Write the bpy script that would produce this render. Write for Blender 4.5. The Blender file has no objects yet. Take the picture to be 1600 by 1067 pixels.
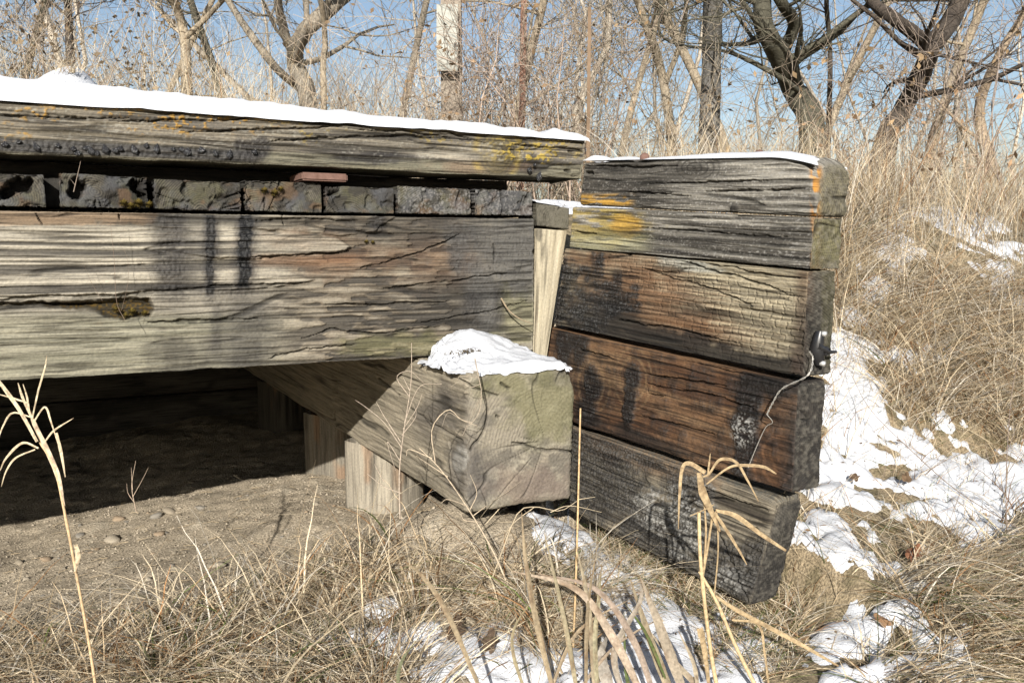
import bpy, math, random
import numpy as np
random.seed(7)
RNG = np.random.default_rng(11)
scene = bpy.context.scene
COL = scene.collection

# ------------------------------------------------------------------ camera, sky, sun
F_PX = 1345.0                                  # focal length, in pixels of a 1600 wide frame
TILT = math.atan(143 / F_PX)
EYE = np.array([0.0, 0.0, 0.9])
cam_d = bpy.data.cameras.new('camera'); cam = bpy.data.objects.new('camera', cam_d); COL.objects.link(cam)
cam.location = EYE; cam.rotation_euler = (math.pi / 2 - TILT, 0, 0)
cam_d.lens = F_PX / 1600 * 36; cam_d.sensor_width = 36; cam_d.clip_start = 0.05; cam_d.clip_end = 2000
scene.camera = cam

SUN_EL, SUN_AZ = math.radians(23.5), math.radians(4.0)     # light travels towards +Y, a little to +X
world = bpy.data.worlds.new('World'); scene.world = world; world.use_nodes = True
wn = world.node_tree.nodes; wl = world.node_tree.links
sky = wn.new('ShaderNodeTexSky'); sky.sky_type = 'NISHITA'; sky.sun_disc = False
sky.sun_elevation = SUN_EL; sky.sun_rotation = math.pi + SUN_AZ
sky.air_density = 1.0; sky.dust_density = 0.9; sky.ozone_density = 1.2
bg = wn['Background']; bg.inputs['Strength'].default_value = 0.055
hs = wn.new('ShaderNodeHueSaturation'); hs.inputs['Saturation'].default_value = .92; hs.inputs['Value'].default_value = 1.28
wl.new(sky.outputs['Color'], hs.inputs['Color']); wl.new(hs.outputs['Color'], bg.inputs['Color'])
sun_d = bpy.data.lights.new('sun', 'SUN'); sun = bpy.data.objects.new('sun', sun_d); COL.objects.link(sun)
sun_d.energy = 5.0; sun_d.angle = math.radians(0.5); sun_d.color = (1.0, 0.955, 0.88)
from mathutils import Vector
LD = Vector((math.sin(SUN_AZ) * math.cos(SUN_EL), math.cos(SUN_AZ) * math.cos(SUN_EL), -math.sin(SUN_EL)))
sun.rotation_euler = LD.to_track_quat('-Z', 'Y').to_euler()
vs = scene.view_settings
vs.view_transform = 'Standard'; vs.look = 'None'; vs.gamma = 1; vs.use_curve_mapping = False
vs.exposure = 0.82
scene.cycles.diffuse_bounces = 1

# ------------------------------------------------------------------ frame of the bridge
_an = math.atan2(1353, 2596)
A = np.array([math.cos(_an), math.sin(_an), 0.0])          # along the stringer, to the right and away
B = np.array([-A[1], A[0], 0.0])                           # into the bridge
Z = np.array([0, 0, 1.0])
D0 = 2.3034                                                # the stringer's face
def BR(a, b, z): return A * a + B * (b + D0) + Z * z
def ray(px, py):
    u = (px - 800) / F_PX; v = (533.5 - py) / F_PX
    return np.array([u, math.cos(TILT) + v * math.sin(TILT), -math.sin(TILT) + v * math.cos(TILT)])
def on_plane(px, py, n, p0):
    r = ray(px, py); return EYE + r * (np.dot(n, p0 - EYE) / np.dot(n, r))
def at_depth(px, py, y):
    r = ray(px, py); return EYE + r * (y / r[1])
def project(P):
    q = P - EYE
    dep = q[:, 1] * math.cos(TILT) - q[:, 2] * math.sin(TILT)
    up = q[:, 1] * math.sin(TILT) + q[:, 2] * math.cos(TILT)
    dep = np.where(np.abs(dep) < 1e-3, 1e-3, dep)
    return 800 + F_PX * q[:, 0] / dep, 533.5 - F_PX * up / dep, dep

# ------------------------------------------------------------------ noise
_perm = np.random.default_rng(5).permutation(256).astype(np.int64)
_perm = np.concatenate([_perm, _perm])
_val = np.random.default_rng(6).random(256)
def noise(x, y=None, z=None, seed=0):
    x = np.asarray(x, float)
    y = np.zeros_like(x) if y is None else np.asarray(y, float) + np.zeros_like(x)
    z = np.zeros_like(x) if z is None else np.asarray(z, float) + np.zeros_like(x)
    x = x + seed * 17.31; y = y + seed * 7.77; z = z + seed * 3.13
    xi = np.floor(x).astype(np.int64); yi = np.floor(y).astype(np.int64); zi = np.floor(z).astype(np.int64)
    fx = x - xi; fy = y - yi; fz = z - zi
    fx = fx * fx * (3 - 2 * fx); fy = fy * fy * (3 - 2 * fy); fz = fz * fz * (3 - 2 * fz)
    xi &= 255; yi &= 255; zi &= 255
    x1 = (xi + 1) & 255; y1 = (yi + 1) & 255; z1 = (zi + 1) & 255
    p0 = _perm[xi]; p1 = _perm[x1]
    a00 = _perm[p0 + yi]; a01 = _perm[p0 + y1]; a10 = _perm[p1 + yi]; a11 = _perm[p1 + y1]
    def L(a, b, t): return a + (b - a) * t
    c0 = L(L(_val[_perm[a00 + zi]], _val[_perm[a10 + zi]], fx), L(_val[_perm[a01 + zi]], _val[_perm[a11 + zi]], fx), fy)
    c1 = L(L(_val[_perm[a00 + z1]], _val[_perm[a10 + z1]], fx), L(_val[_perm[a01 + z1]], _val[_perm[a11 + z1]], fx), fy)
    return L(c0, c1, fz)
def fbm(x, y=0, z=0, o=3, seed=0):
    x = np.asarray(x, float); y = np.asarray(y, float) + 0 * x; z = np.asarray(z, float) + 0 * x
    s = 0; a = .5; t = 0
    for i in range(o):
        s = s + a * noise(x, y, z, seed + i * 3); t += a; a *= .5; x = x * 2.03; y = y * 2.03; z = z * 2.03
    return s / t
def ss(e0, e1, x):
    t = np.clip((np.asarray(x, float) - e0) / (e1 - e0), 0, 1); return t * t * (3 - 2 * t)
def mix(a, b, t): return a + (b - a) * t
def mixc(c, col, t): return c + (np.asarray(col)[None, :] - c) * np.clip(t, 0, 1)[:, None]
def blob(px, py, cx, cy, rx, ry, ang=0):                    # 1 in the middle, 0 at the rim, negative outside
    if ang:
        c, s = math.cos(ang), math.sin(ang); dx, dy = px - cx, py - cy
        X = (dx * c + dy * s) / rx; Y = (-dx * s + dy * c) / ry
    else: X = (px - cx) / rx; Y = (py - cy) / ry
    return 1 - np.sqrt(X * X + Y * Y)
def box(px, py, x0, y0, x1, y1, sx=12, sy=12):
    return ss(x0 - sx, x0 + sx, px) * (1 - ss(x1 - sx, x1 + sx, px)) * ss(y0 - sy, y0 + sy, py) * (1 - ss(y1 - sy, y1 + sy, py))
def poly_dist(px, py, pts):
    d = np.full(px.shape, 1e9)
    for (x0, y0), (x1, y1) in zip(pts[:-1], pts[1:]):
        vx, vy = x1 - x0, y1 - y0; L2 = vx * vx + vy * vy
        t = np.clip(((px - x0) * vx + (py - y0) * vy) / L2, 0, 1)
        d = np.minimum(d, np.hypot(px - x0 - t * vx, py - y0 - t * vy))
    return d
def poly_sdf(px, py, pts):                                  # positive inside
    d = poly_dist(px, py, list(pts) + [pts[0]])
    ins = np.zeros(px.shape, bool); n = len(pts)
    for i in range(n):
        x0, y0 = pts[i]; x1, y1 = pts[(i + 1) % n]
        if y0 == y1: continue
        c = ((y0 > py) != (y1 > py)) & (px < (x1 - x0) * (py - y0) / (y1 - y0) + x0)
        ins ^= c
    return np.where(ins, d, -d)

# ------------------------------------------------------------------ materials
def new_mat(name):
    m = bpy.data.materials.new(name); m.use_nodes = True
    n = m.node_tree.nodes; return m, n, m.node_tree.links, n['Principled BSDF']
def ramp(n, stops):
    r = n.new('ShaderNodeValToRGB'); e = r.color_ramp.elements
    while len(e) > 1: e.remove(e[-1])
    e[0].position = stops[0][0]; e[0].color = (*stops[0][1], 1)
    for p, c in stops[1:]:
        k = e.new(p); k.color = (*c, 1)
    return r
def tex(n, l, scale, detail=4, rough=.6, vec=None, sc=None):
    t = n.new('ShaderNodeTexNoise'); t.inputs['Scale'].default_value = scale; t.inputs['Detail'].default_value = detail
    t.inputs['Roughness'].default_value = rough
    if vec is not None:
        if sc:
            mp = n.new('ShaderNodeMapping'); mp.inputs['Scale'].default_value = sc; l.new(vec, mp.inputs['Vector']); vec = mp.outputs['Vector']
        l.new(vec, t.inputs['Vector'])
    return t
def mult(n, l, a, b, fac=1.0):
    x = n.new('ShaderNodeMix'); x.data_type = 'RGBA'; x.blend_type = 'MULTIPLY'
    x.inputs[0].default_value = fac; l.new(a, x.inputs[6]); l.new(b, x.inputs[7]); return x.outputs[2]

def wood_material():
    m, n, l, b = new_mat('weathered_timber')
    at = n.new('ShaderNodeAttribute'); at.attribute_name = 'tint'
    wc = n.new('ShaderNodeAttribute'); wc.attribute_name = 'grain'
    tr = n.new('ShaderNodeAttribute'); tr.attribute_name = 'tar'
    t1 = tex(n, l, 1, 5, .65, wc.outputs['Vector'], (9, 330, 330))
    r1 = ramp(n, [(0.30, (.30, .29, .28)), (.46, (.92, .92, .92)), (.70, (1.38, 1.36, 1.32))])
    l.new(t1.outputs['Fac'], r1.inputs['Fac'])
    t2 = tex(n, l, 1, 5, .7, wc.outputs['Vector'], (120, 160, 160))
    r2 = ramp(n, [(.3, (.70, .70, .71)), (.5, (1, 1, 1)), (.72, (1.2, 1.19, 1.17))])
    l.new(t2.outputs['Fac'], r2.inputs['Fac'])
    sd = n.new('ShaderNodeAttribute'); sd.attribute_name = 'side'
    def multv(a, b, k):
        x = n.new('ShaderNodeMix'); x.data_type = 'RGBA'; x.blend_type = 'MULTIPLY'; mm = n.new('ShaderNodeMath'); mm.operation = 'MULTIPLY'; mm.inputs[1].default_value = k
        l.new(sd.outputs['Fac'], mm.inputs[0]); l.new(mm.outputs[0], x.inputs[0]); l.new(a, x.inputs[6]); l.new(b, x.inputs[7]); return x.outputs[2]
    c = multv(at.outputs['Color'], r1.outputs['Color'], 1.0)
    c = mult(n, l, c, r2.outputs['Color'], .8)
    t3 = tex(n, l, 1, 3, .6, wc.outputs['Vector'], (5, 115, 115))
    r3 = ramp(n, [(.39, (.26, .25, .235)), (.48, (.95, .95, .95)), (.7, (1.12, 1.11, 1.08))])
    l.new(t3.outputs['Fac'], r3.inputs['Fac']); c = multv(c, r3.outputs['Color'], .9)
    l.new(c, b.inputs['Base Color'])
    mr = n.new('ShaderNodeMapRange'); mr.inputs['To Min'].default_value = .88; mr.inputs['To Max'].default_value = .42
    l.new(tr.outputs['Fac'], mr.inputs['Value']); l.new(mr.outputs['Result'], b.inputs['Roughness'])
    ad = n.new('ShaderNodeMath'); ad.operation = 'ADD'; l.new(t1.outputs['Fac'], ad.inputs[0]); l.new(t2.outputs['Fac'], ad.inputs[1])
    bp = n.new('ShaderNodeBump'); bp.inputs['Strength'].default_value = .75; bp.inputs['Distance'].default_value = .0022
    l.new(ad.outputs[0], bp.inputs['Height']); l.new(bp.outputs['Normal'], b.inputs['Normal'])
    b.inputs['Specular IOR Level'].default_value = .3
    return m
M_WOOD = wood_material()

def attr_mat(name, rough=.85, trans=0.0, nscale=60, lo=.7, hi=1.25, bump=0.0, spec=.25):
    m, n, l, b = new_mat(name)
    at = n.new('ShaderNodeAttribute'); at.attribute_name = 'tint'
    tc = n.new('ShaderNodeTexCoord')
    t = tex(n, l, nscale, 4, .6, tc.outputs['Object'])
    r = ramp(n, [(.3, (lo,) * 3), (.7, (hi,) * 3)]); l.new(t.outputs['Fac'], r.inputs['Fac'])
    c = mult(n, l, at.outputs['Color'], r.outputs['Color'])
    l.new(c, b.inputs['Base Color']); b.inputs['Roughness'].default_value = rough; b.inputs['Specular IOR Level'].default_value = spec
    if bump:
        bp = n.new('ShaderNodeBump'); bp.inputs['Strength'].default_value = .8; bp.inputs['Distance'].default_value = bump
        l.new(t.outputs['Fac'], bp.inputs['Height']); l.new(bp.outputs['Normal'], b.inputs['Normal'])
    if trans:
        tl = n.new('ShaderNodeBsdfTranslucent'); l.new(c, tl.inputs['Color'])
        mx = n.new('ShaderNodeMixShader'); mx.inputs[0].default_value = trans
        l.new(b.outputs[0], mx.inputs[1]); l.new(tl.outputs[0], mx.inputs[2]); l.new(mx.outputs[0], n['Material Output'].inputs['Surface'])
    return m
M_GRASS = attr_mat('dry_grass', .75, .30, 160, .65, 1.3)
M_BARK = attr_mat('tree_bark', .9, 0, 45, .55, 1.35, .012)
M_DIRT = attr_mat('bare_dirt', .95, 0, 150, .45, 1.45, .012, .15)
M_STONE = attr_mat('field_stone', .85, 0, 150, .7, 1.25, .002)
M_BOARD = attr_mat('painted_board', .85, 0, 25, .85, 1.12, .002)
M_LEAF = attr_mat('dead_leaf', .8, .15, 80, .7, 1.2)

def flat_mat(name, c1, c2, scale, rough, metal=0, bump=0.0, spec=.3):
    m, n, l, b = new_mat(name)
    tc = n.new('ShaderNodeTexCoord'); t = tex(n, l, scale, 5, .65, tc.outputs['Object'])
    r = ramp(n, [(.32, c1), (.68, c2)]); l.new(t.outputs['Fac'], r.inputs['Fac']); l.new(r.outputs['Color'], b.inputs['Base Color'])
    b.inputs['Roughness'].default_value = rough; b.inputs['Metallic'].default_value = metal; b.inputs['Specular IOR Level'].default_value = spec
    if bump:
        bp = n.new('ShaderNodeBump'); bp.inputs['Strength'].default_value = .8; bp.inputs['Distance'].default_value = bump
        l.new(t.outputs['Fac'], bp.inputs['Height']); l.new(bp.outputs['Normal'], b.inputs['Normal'])
    return m
M_SNOW = flat_mat('old_snow', (.47, .485, .52), (.60, .61, .63), 240, .6, 0, .004, .25)
M_TAR = flat_mat('creosote_tar', (.006, .006, .007), (.03, .03, .033), 200, .18, 0, .002, .6)
M_RUST = flat_mat('rusty_steel', (.10, .055, .04), (.17, .10, .08), 60, .8, .1, .001)
M_MOSS = flat_mat('moss', (.05, .038, .008), (.16, .115, .02), 300, .95, 0, .002)
M_PLASTIC = flat_mat('black_plastic', (.01, .01, .011), (.022, .022, .024), 40, .35, 0, 0, .5)
M_NAIL = flat_mat('galvanised_nail', (.45, .45, .44), (.62, .62, .6), 80, .4, .6)
M_WIRE = flat_mat('galvanised_wire', (.25, .24, .22), (.5, .48, .44), 300, .5, .5)

# ------------------------------------------------------------------ object helpers
def origin_of(parent):
    v = np.zeros(3)
    while parent is not None:
        v = v + np.array(parent.location); parent = parent.parent
    return v
def mesh_obj(name, V, Fc, mat, parent=None, tint=None, smooth=True, attrs=None, origin=None):
    me = bpy.data.meshes.new(name)
    V = np.asarray(V, float); Fc = np.asarray(Fc)
    off = origin_of(parent)
    loc = np.zeros(3)
    if origin is not None: loc = np.asarray(origin, float) - off
    V = V - off - loc
    k = Fc.shape[1]
    me.vertices.add(len(V)); me.vertices.foreach_set('co', V.astype(np.float32).ravel())
    me.loops.add(Fc.size); me.loops.foreach_set('vertex_index', Fc.astype(np.int32).ravel())
    me.polygons.add(len(Fc)); me.polygons.foreach_set('loop_start', np.arange(0, Fc.size, k, dtype=np.int32))
    me.polygons.foreach_set('use_smooth', np.full(len(Fc), smooth, bool))
    me.update(calc_edges=True)
    if tint is not None:
        ca = me.attributes.new('tint', 'FLOAT_COLOR', 'POINT')
        ca.data.foreach_set('color', np.concatenate([np.clip(tint, 0, 1), np.ones((len(V), 1))], 1).astype(np.float32).ravel())
    for nm, val in (attrs or {}).items():
        if val.ndim == 1:
            x = me.attributes.new(nm, 'FLOAT', 'POINT'); x.data.foreach_set('value', val.astype(np.float32))
        else:
            x = me.attributes.new(nm, 'FLOAT_VECTOR', 'POINT'); x.data.foreach_set('vector', val.astype(np.float32).ravel())
    me.materials.append(mat); me.validate()
    o = bpy.data.objects.new(name, me); COL.objects.link(o); o.location = loc
    if parent is not None: o.parent = parent
    return o
def tag(o, label=None, cat=None, group=None, kind=None):
    if label: o['label'] = label
    if cat: o['category'] = cat
    if group: o['group'] = group
    if kind: o['kind'] = kind
    return o
def empty(name, loc, label=None, cat=None, group=None):
    o = bpy.data.objects.new(name, None); COL.objects.link(o); o.location = loc; o.empty_display_size = .1
    return tag(o, label, cat, group)

class Tubes:                                                # tapered tubes collected into one mesh
    def __init__(s): s.V = []; s.F = []; s.C = []; s.n = 0
    def add(s, pts, rad, col, sides=5, rough=0.0, seed=0):
        pts = np.asarray(pts, float); rad = np.asarray(rad, float); m = len(pts)
        tan = np.gradient(pts, axis=0); tan /= np.linalg.norm(tan, axis=1)[:, None] + 1e-9
        ref = np.array([.31, .9, .2]) if abs(tan[0, 2]) > .8 else np.array([0, 0, 1.])
        u = np.cross(tan, ref); u /= np.linalg.norm(u, axis=1)[:, None] + 1e-9
        w = np.cross(tan, u)
        an = np.arange(sides) / sides * 2 * math.pi
        R = rad[:, None] * np.ones((1, sides))
        if rough: R = R * (1 + rough * (noise(np.arange(m)[:, None] * .9 + 0 * an[None], an[None] * 1.3 + 0 * R, seed=seed) - .5) * 2)
        V = pts[:, None, :] + R[:, :, None] * (np.cos(an)[None, :, None] * u[:, None, :] + np.sin(an)[None, :, None] * w[:, None, :])
        i = np.arange(m - 1)[:, None] * sides; j = np.arange(sides)[None, :]; j2 = (j + 1) % sides
        Fq = np.stack([i + j, i + j2, i + sides + j2, i + sides + j], -1).reshape(-1, 4) + s.n
        s.V.append(V.reshape(-1, 3)); s.F.append(Fq); s.n += m * sides
        c = np.asarray(col, float); c = np.broadcast_to(c, (m, 3)) if c.ndim == 1 else c
        s.C.append(np.repeat(c, sides, 0))
    def build(s, name, mat, parent=None, origin=None):
        return mesh_obj(name, np.concatenate(s.V), np.concatenate(s.F), mat, parent, np.concatenate(s.C), origin=origin)

def smooth_path(pts, n):                                    # Catmull-Rom through the given points
    P = np.asarray(pts, float); P = np.vstack([2 * P[0] - P[1], P, 2 * P[-1] - P[-2]])
    m = len(P) - 3; t = np.linspace(0, m - 1e-6, n); i = np.floor(t).astype(int); f = (t - i)[:, None]
    p0, p1, p2, p3 = P[i], P[i + 1], P[i + 2], P[i + 3]
    return .5 * (2 * p1 + (p2 - p0) * f + (2 * p0 - 5 * p1 + 4 * p2 - p3) * f ** 2 + (3 * p1 - p0 - 3 * p2 + p3) * f ** 3)

# ------------------------------------------------------------------ timbers
def steps(L, r): n = max(2, int(round(L / r)) + 1); return np.linspace(0, L, n)
def timber(name, c4, dvec, T, res, paint, parent=None, axis=0, r=.006, darr=None, ext0=None, seed=0, ring=.007, centre=(.5, .6),
           warp=.010, rdep=.0022, cdep=.007, cscale=26, fchk=.8, rfun=None, gain=1.05, sidek=1.0, back=True, bow=0.0, sink=None):
    """A squared timber: displaced front, ends, top and bottom. c4 = front corners TL, TR, BR, BL."""
    TL, TR, BRc, BL = [np.asarray(c, float) for c in c4]
    L = (np.linalg.norm(TR - TL) + np.linalg.norm(BRc - BL)) / 2; H = (np.linalg.norm(TL - BL) + np.linalg.norm(TR - BRc)) / 2
    la = steps(L, res); ha = steps(H, res)
    if ext0: la = np.concatenate([np.linspace(-ext0, 0, 60)[:-1], la])
    da = darr if darr is not None else np.concatenate([np.arange(0, min(.03, T * .5), .003), np.linspace(min(.03, T * .5), T, max(3, int(T / .02)))])
    nl, nh, nd = len(la), len(ha), len(da)
    quads = []
    key = lambda i, j, k: (i * nh + j) * nd + k
    def face(I, J, K, flip):
        k = key(I, J, K)
        q = np.stack([k[:-1, :-1], k[1:, :-1], k[1:, 1:], k[:-1, 1:]], -1).reshape(-1, 4)
        quads.append(q[:, ::-1] if flip else q)
    i = np.arange(nl); j = np.arange(nh); k = np.arange(nd)
    ii, jj = np.meshgrid(i, j, indexing='ij'); face(ii, jj, 0 * ii, True)
    ii, kk = np.meshgrid(i, k, indexing='ij'); face(ii, 0 * ii, kk, False); face(ii, 0 * ii + nh - 1, kk, True)
    jj, kk = np.meshgrid(j, k, indexing='ij'); face(0 * jj, jj, kk, True); face(0 * jj + nl - 1, jj, kk, False)
    if back:
        bi = np.unique(np.concatenate([np.arange(0, nl, 12), [nl - 1]])); bj = np.unique(np.concatenate([np.arange(0, nh, 12), [nh - 1]]))
        ii, jj = np.meshgrid(bi, bj, indexing='ij'); face(ii, jj, 0 * ii + nd - 1, False)
    Q = np.concatenate(quads); uq, inv = np.unique(Q, return_inverse=True); Fq = inv.reshape(-1, 4)
    kk = uq % nd; jj = (uq // nd) % nh; ii = uq // (nd * nh)
    l, h, d = la[ii], ha[jj], da[kk]
    l0 = la[0]
    # rounded edges
    rr = r * (.55 + .9 * noise(l * 9, h * 9, d * 9, seed=seed + 1))
    if rfun: rr = rr + rfun(l, h, L, H)
    q = np.stack([np.clip(l, l0 + rr, L - rr), np.clip(h, rr, H - rr), np.clip(d, rr, max(T - .002, .01))], 1)
    p = np.stack([l, h, d], 1); dv = p - q; ln = np.linalg.norm(dv, axis=1)[:, None]
    dirv = np.where(ln > 1e-9, dv / np.maximum(ln, 1e-9), np.array([[0, 0, -1.]]))
    p = q + dirv * rr[:, None]
    # wood
    g, u, v = [(l, h, d), (h, l, d), (d, l, h)][axis]
    Lu, Lv = [(H, T), (L, T), (L, H)][axis]
    endw = np.abs(dirv[:, axis]) ** 2
    n1 = fbm(g * 1.6, u * 5, v * 5, 3, seed + 2) - .5; n2 = fbm(g * 2.6, u * 14, v * 14, 2, seed + 5) - .5
    R = np.hypot(u - centre[0] * Lu + warp * 3 * n1, v - centre[1] * Lv + warp * 2 * n2)
    ph = R / ring + n2 * 1.2
    w = .5 + .5 * np.sin(2 * math.pi * ph); w = w ** .7
    wpu = n1 * .016 + n2 * .006
    streak = noise(g * 5, (u + wpu) * 190, v * 190, seed + 7)
    mid = noise(g * 2.6, (u + wpu) * 92, v * 92, seed + 17); mid2 = noise(g * 3.5, (u + wpu * 1.3) * 40, v * 40, seed + 19)
    def checks(gf, uf, wp, sd, w0, w1):                       # long narrow splits along the grain, of even width
        f0 = lambda du: noise(g * gf + n1, (u + du) * uf + n1 * wp + n2 * wp * .25, (v + du) * uf, sd)
        c0 = f0(0); gr = np.abs(f0(.0012) - c0) / .0012
        return 1 - ss(w0, w1, np.abs(c0 - .5) / (gr + uf * .25))
    gate = noise(g * 3.3, u * 22, v * 22, seed + 9); gate2 = noise(g * 5, u * 34, v * 34, seed + 10)
    crack = checks(1.25, cscale, 1.6, seed + 8, .0006, .0024) * ss(.50, .66, gate)
    fine = checks(2.6, 80, 2.0, seed + 18, .0002, .0015) * ss(.28, .52, gate2)
    crack = np.maximum(crack, fine * fchk)
    th = np.arctan2(v - centre[1] * Lv, u - centre[0] * Lu)
    rc = noise(th * 4.2, R * 5, seed=seed + 12)
    rcrack = (1 - ss(.010, .035, np.abs(rc - .5))) * ss(.42, .6, noise(th * 2, R * 14, seed=seed + 13)) * ss(.01, .03, R)
    # corners of the front, then depth
    U = (p[:, 0] / L)[:, None]; Vv = (p[:, 1] / H)[:, None]
    P0 = (TL * (1 - U) + TR * U) * (1 - Vv) + (BL * (1 - U) + BRc * U) * Vv + np.asarray(dvec)[None] * p[:, 2:3]
    px, py, dep = project(P0)
    lat = 1 - endw
    ctx = dict(l=l, h=h, d=d, g=g, u=u, v=v, L=L, H=H, T=T, px=px, py=py, w=w, streak=streak, mid=mid, mid2=mid2, crack=crack * lat, rcrack=rcrack * endw, endw=endw,
               n1=n1 + .5, n2=n2 + .5, R=R, ph=ph, dirv=dirv, seed=seed, front=ss(.6, .9, -dirv[:, 2]))
    disp = -(rdep * (1 - w) * (lat + endw * .35) * .6 + (.0022 * streak + .0026 * mid) * lat + .0012 * noise(l * 260, h * 260, d * 260, seed + 15)) \
           - cdep * crack * lat - cdep * rcrack * endw + .006 * n1
    col, tar, dd = paint(ctx)
    disp = disp * ctx.get('relief', 1.0) + dd
    col = np.clip(col, 0, 1); lum = (col @ np.array([.3, .55, .15]))[:, None]; col = gain * np.clip(col * 1.12 - lum * .12, 0, 1) * (lum + 1e-4) ** .30
    col = col * (1 - .62 * np.clip(ctx['crack'] + ctx['rcrack'], 0, 1))[:, None]
    ex = (TR - TL) / np.linalg.norm(TR - TL); ey = (BL - TL) / np.linalg.norm(BL - TL); ez = np.asarray(dvec, float)
    N = dirv[:, 0:1] * ex + dirv[:, 1:2] * ey + dirv[:, 2:3] * ez
    P = P0 + N * disp[:, None]
    # make outward winding certain
    a_, b_, c_ = P0[Fq[0, 0]], P0[Fq[0, 1]], P0[Fq[0, 2]]
    if np.dot(np.cross(b_ - a_, c_ - a_), -ez) < 0: Fq = Fq[:, ::-1]
    return mesh_obj(name, P, Fq, M_WOOD, parent, np.clip(col, .003, .9), attrs={'side': sidek * (1 - endw), 'tar': np.clip(tar, 0, 1), 'grain': np.stack([g, u, v], 1)})

PALE = np.array([.47, .432, .36]); GREY = np.array([.255, .235, .195]); DARK = np.array([.085, .078, .068]); BROWN = np.array([.20, .105, .055])
RED = np.array([.13, .055, .026]); TARC = np.array([.017, .017, .018]); ORANGE = np.array([.43, .25, .055]); YELLOW = np.array([.40, .30, .075])
GREEN = np.array([.19, .185, .085]); MOSSC = np.array([.085, .062, .014]); WHITE = np.array([.36, .355, .34])
def base_col(c, lo, hi, k=.55):
    t = c['w'] * .22 + c['streak'] * .30 + c['mid'] * .30 + c['mid2'] * .18 + (c['n1'] - .5) * k
    t = ss(.22, .74, t)
    return lo[None] + (hi - lo)[None] * t[:, None]
def ragged(c, f, s=.25, fx=.05, fy=.05, seed=0, amp=1.2):            # a soft field turned into a ragged mask
    nz = fbm(c['px'] * fx, c['py'] * fy, seed=seed + 40, o=5) - .5
    gr = (c['mid'] * .6 + c['streak'] * .4 - .5) * (1 - c['endw'])
    return ss(-s * .6, s * .6, f + nz * amp + gr * amp * .45)
def speckle(c, f, size=.35, thr=.62, seed=0):
    nz = noise(c['l'] * 1000 * size * .35, c['h'] * 1000 * size * .35, c['d'] * 350 * size, seed=60 + seed)
    return ss(thr, thr + .1, nz) * np.clip(f, 0, 1)
def cubes(c, sx, sy, seed=0, wd=.05):                        # short cross checks that break the grain into little blocks
    row = np.floor(c['h'] / sy + fbm(c['l'] * 12, c['h'] * 20, seed=seed + 3) * 1.2)
    off = noise(row * 3.7, row * 1.3, seed=seed) * 7
    x = c['l'] / sx * (.6 + .8 * noise(row * 1.9, seed=seed + 4)) + off + .6 * noise(c['l'] * 30, c['h'] * 60, seed=seed + 5)
    fx = np.abs(x - np.round(x)); yy = c['h'] / sy + fbm(c['l'] * 12, c['h'] * 20, seed=seed + 3) * 1.2; fy = np.abs(yy - np.round(yy))
    return np.maximum(1 - ss(wd * .3, wd * 1.3, fx), (1 - ss(wd * .8, wd * 2.4, fy)) * ss(.35, .6, noise(c['l'] * 22, row, seed=seed + 6)))

def line_cracks(c, lines, jit=3.0):
    px, py = c['px'], c['py']; jy = (fbm(px * .035, py * .05, o=3, seed=77) - .5) * jit * 2
    k = np.zeros_like(px); j2 = (noise(px * .16, py * .2, seed=78) - .5) * 2.2; wv = .35 + 1.0 * noise(px * .055, py * .02, seed=79)
    for i, (w, pts) in enumerate(lines):
        x0 = min(p[0] for p in pts); x1 = max(p[0] for p in pts); y0 = min(p[1] for p in pts); y1 = max(p[1] for p in pts)
        t = np.clip((px - x0) / max(x1 - x0, 1), 0, 1) if x1 - x0 > y1 - y0 else np.clip((py - y0) / max(y1 - y0, 1), 0, 1)
        we = w * wv * np.sqrt(np.clip(4 * t * (1 - t), 0, 1)) + .05
        we = np.where((x1 - x0 + y1 - y0) < 14, w, we)
        k = np.maximum(k, 1 - ss(we * .3, we * 1.1, poly_dist(px, py + jy + j2, pts)))
    return k * c['front']

# ---- the bridge
bridge = empty('timber_bridge', BR(0, 0, 0), 'old weathered timber bridge end with snow on its top timber, dark opening beneath', 'bridge')

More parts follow.
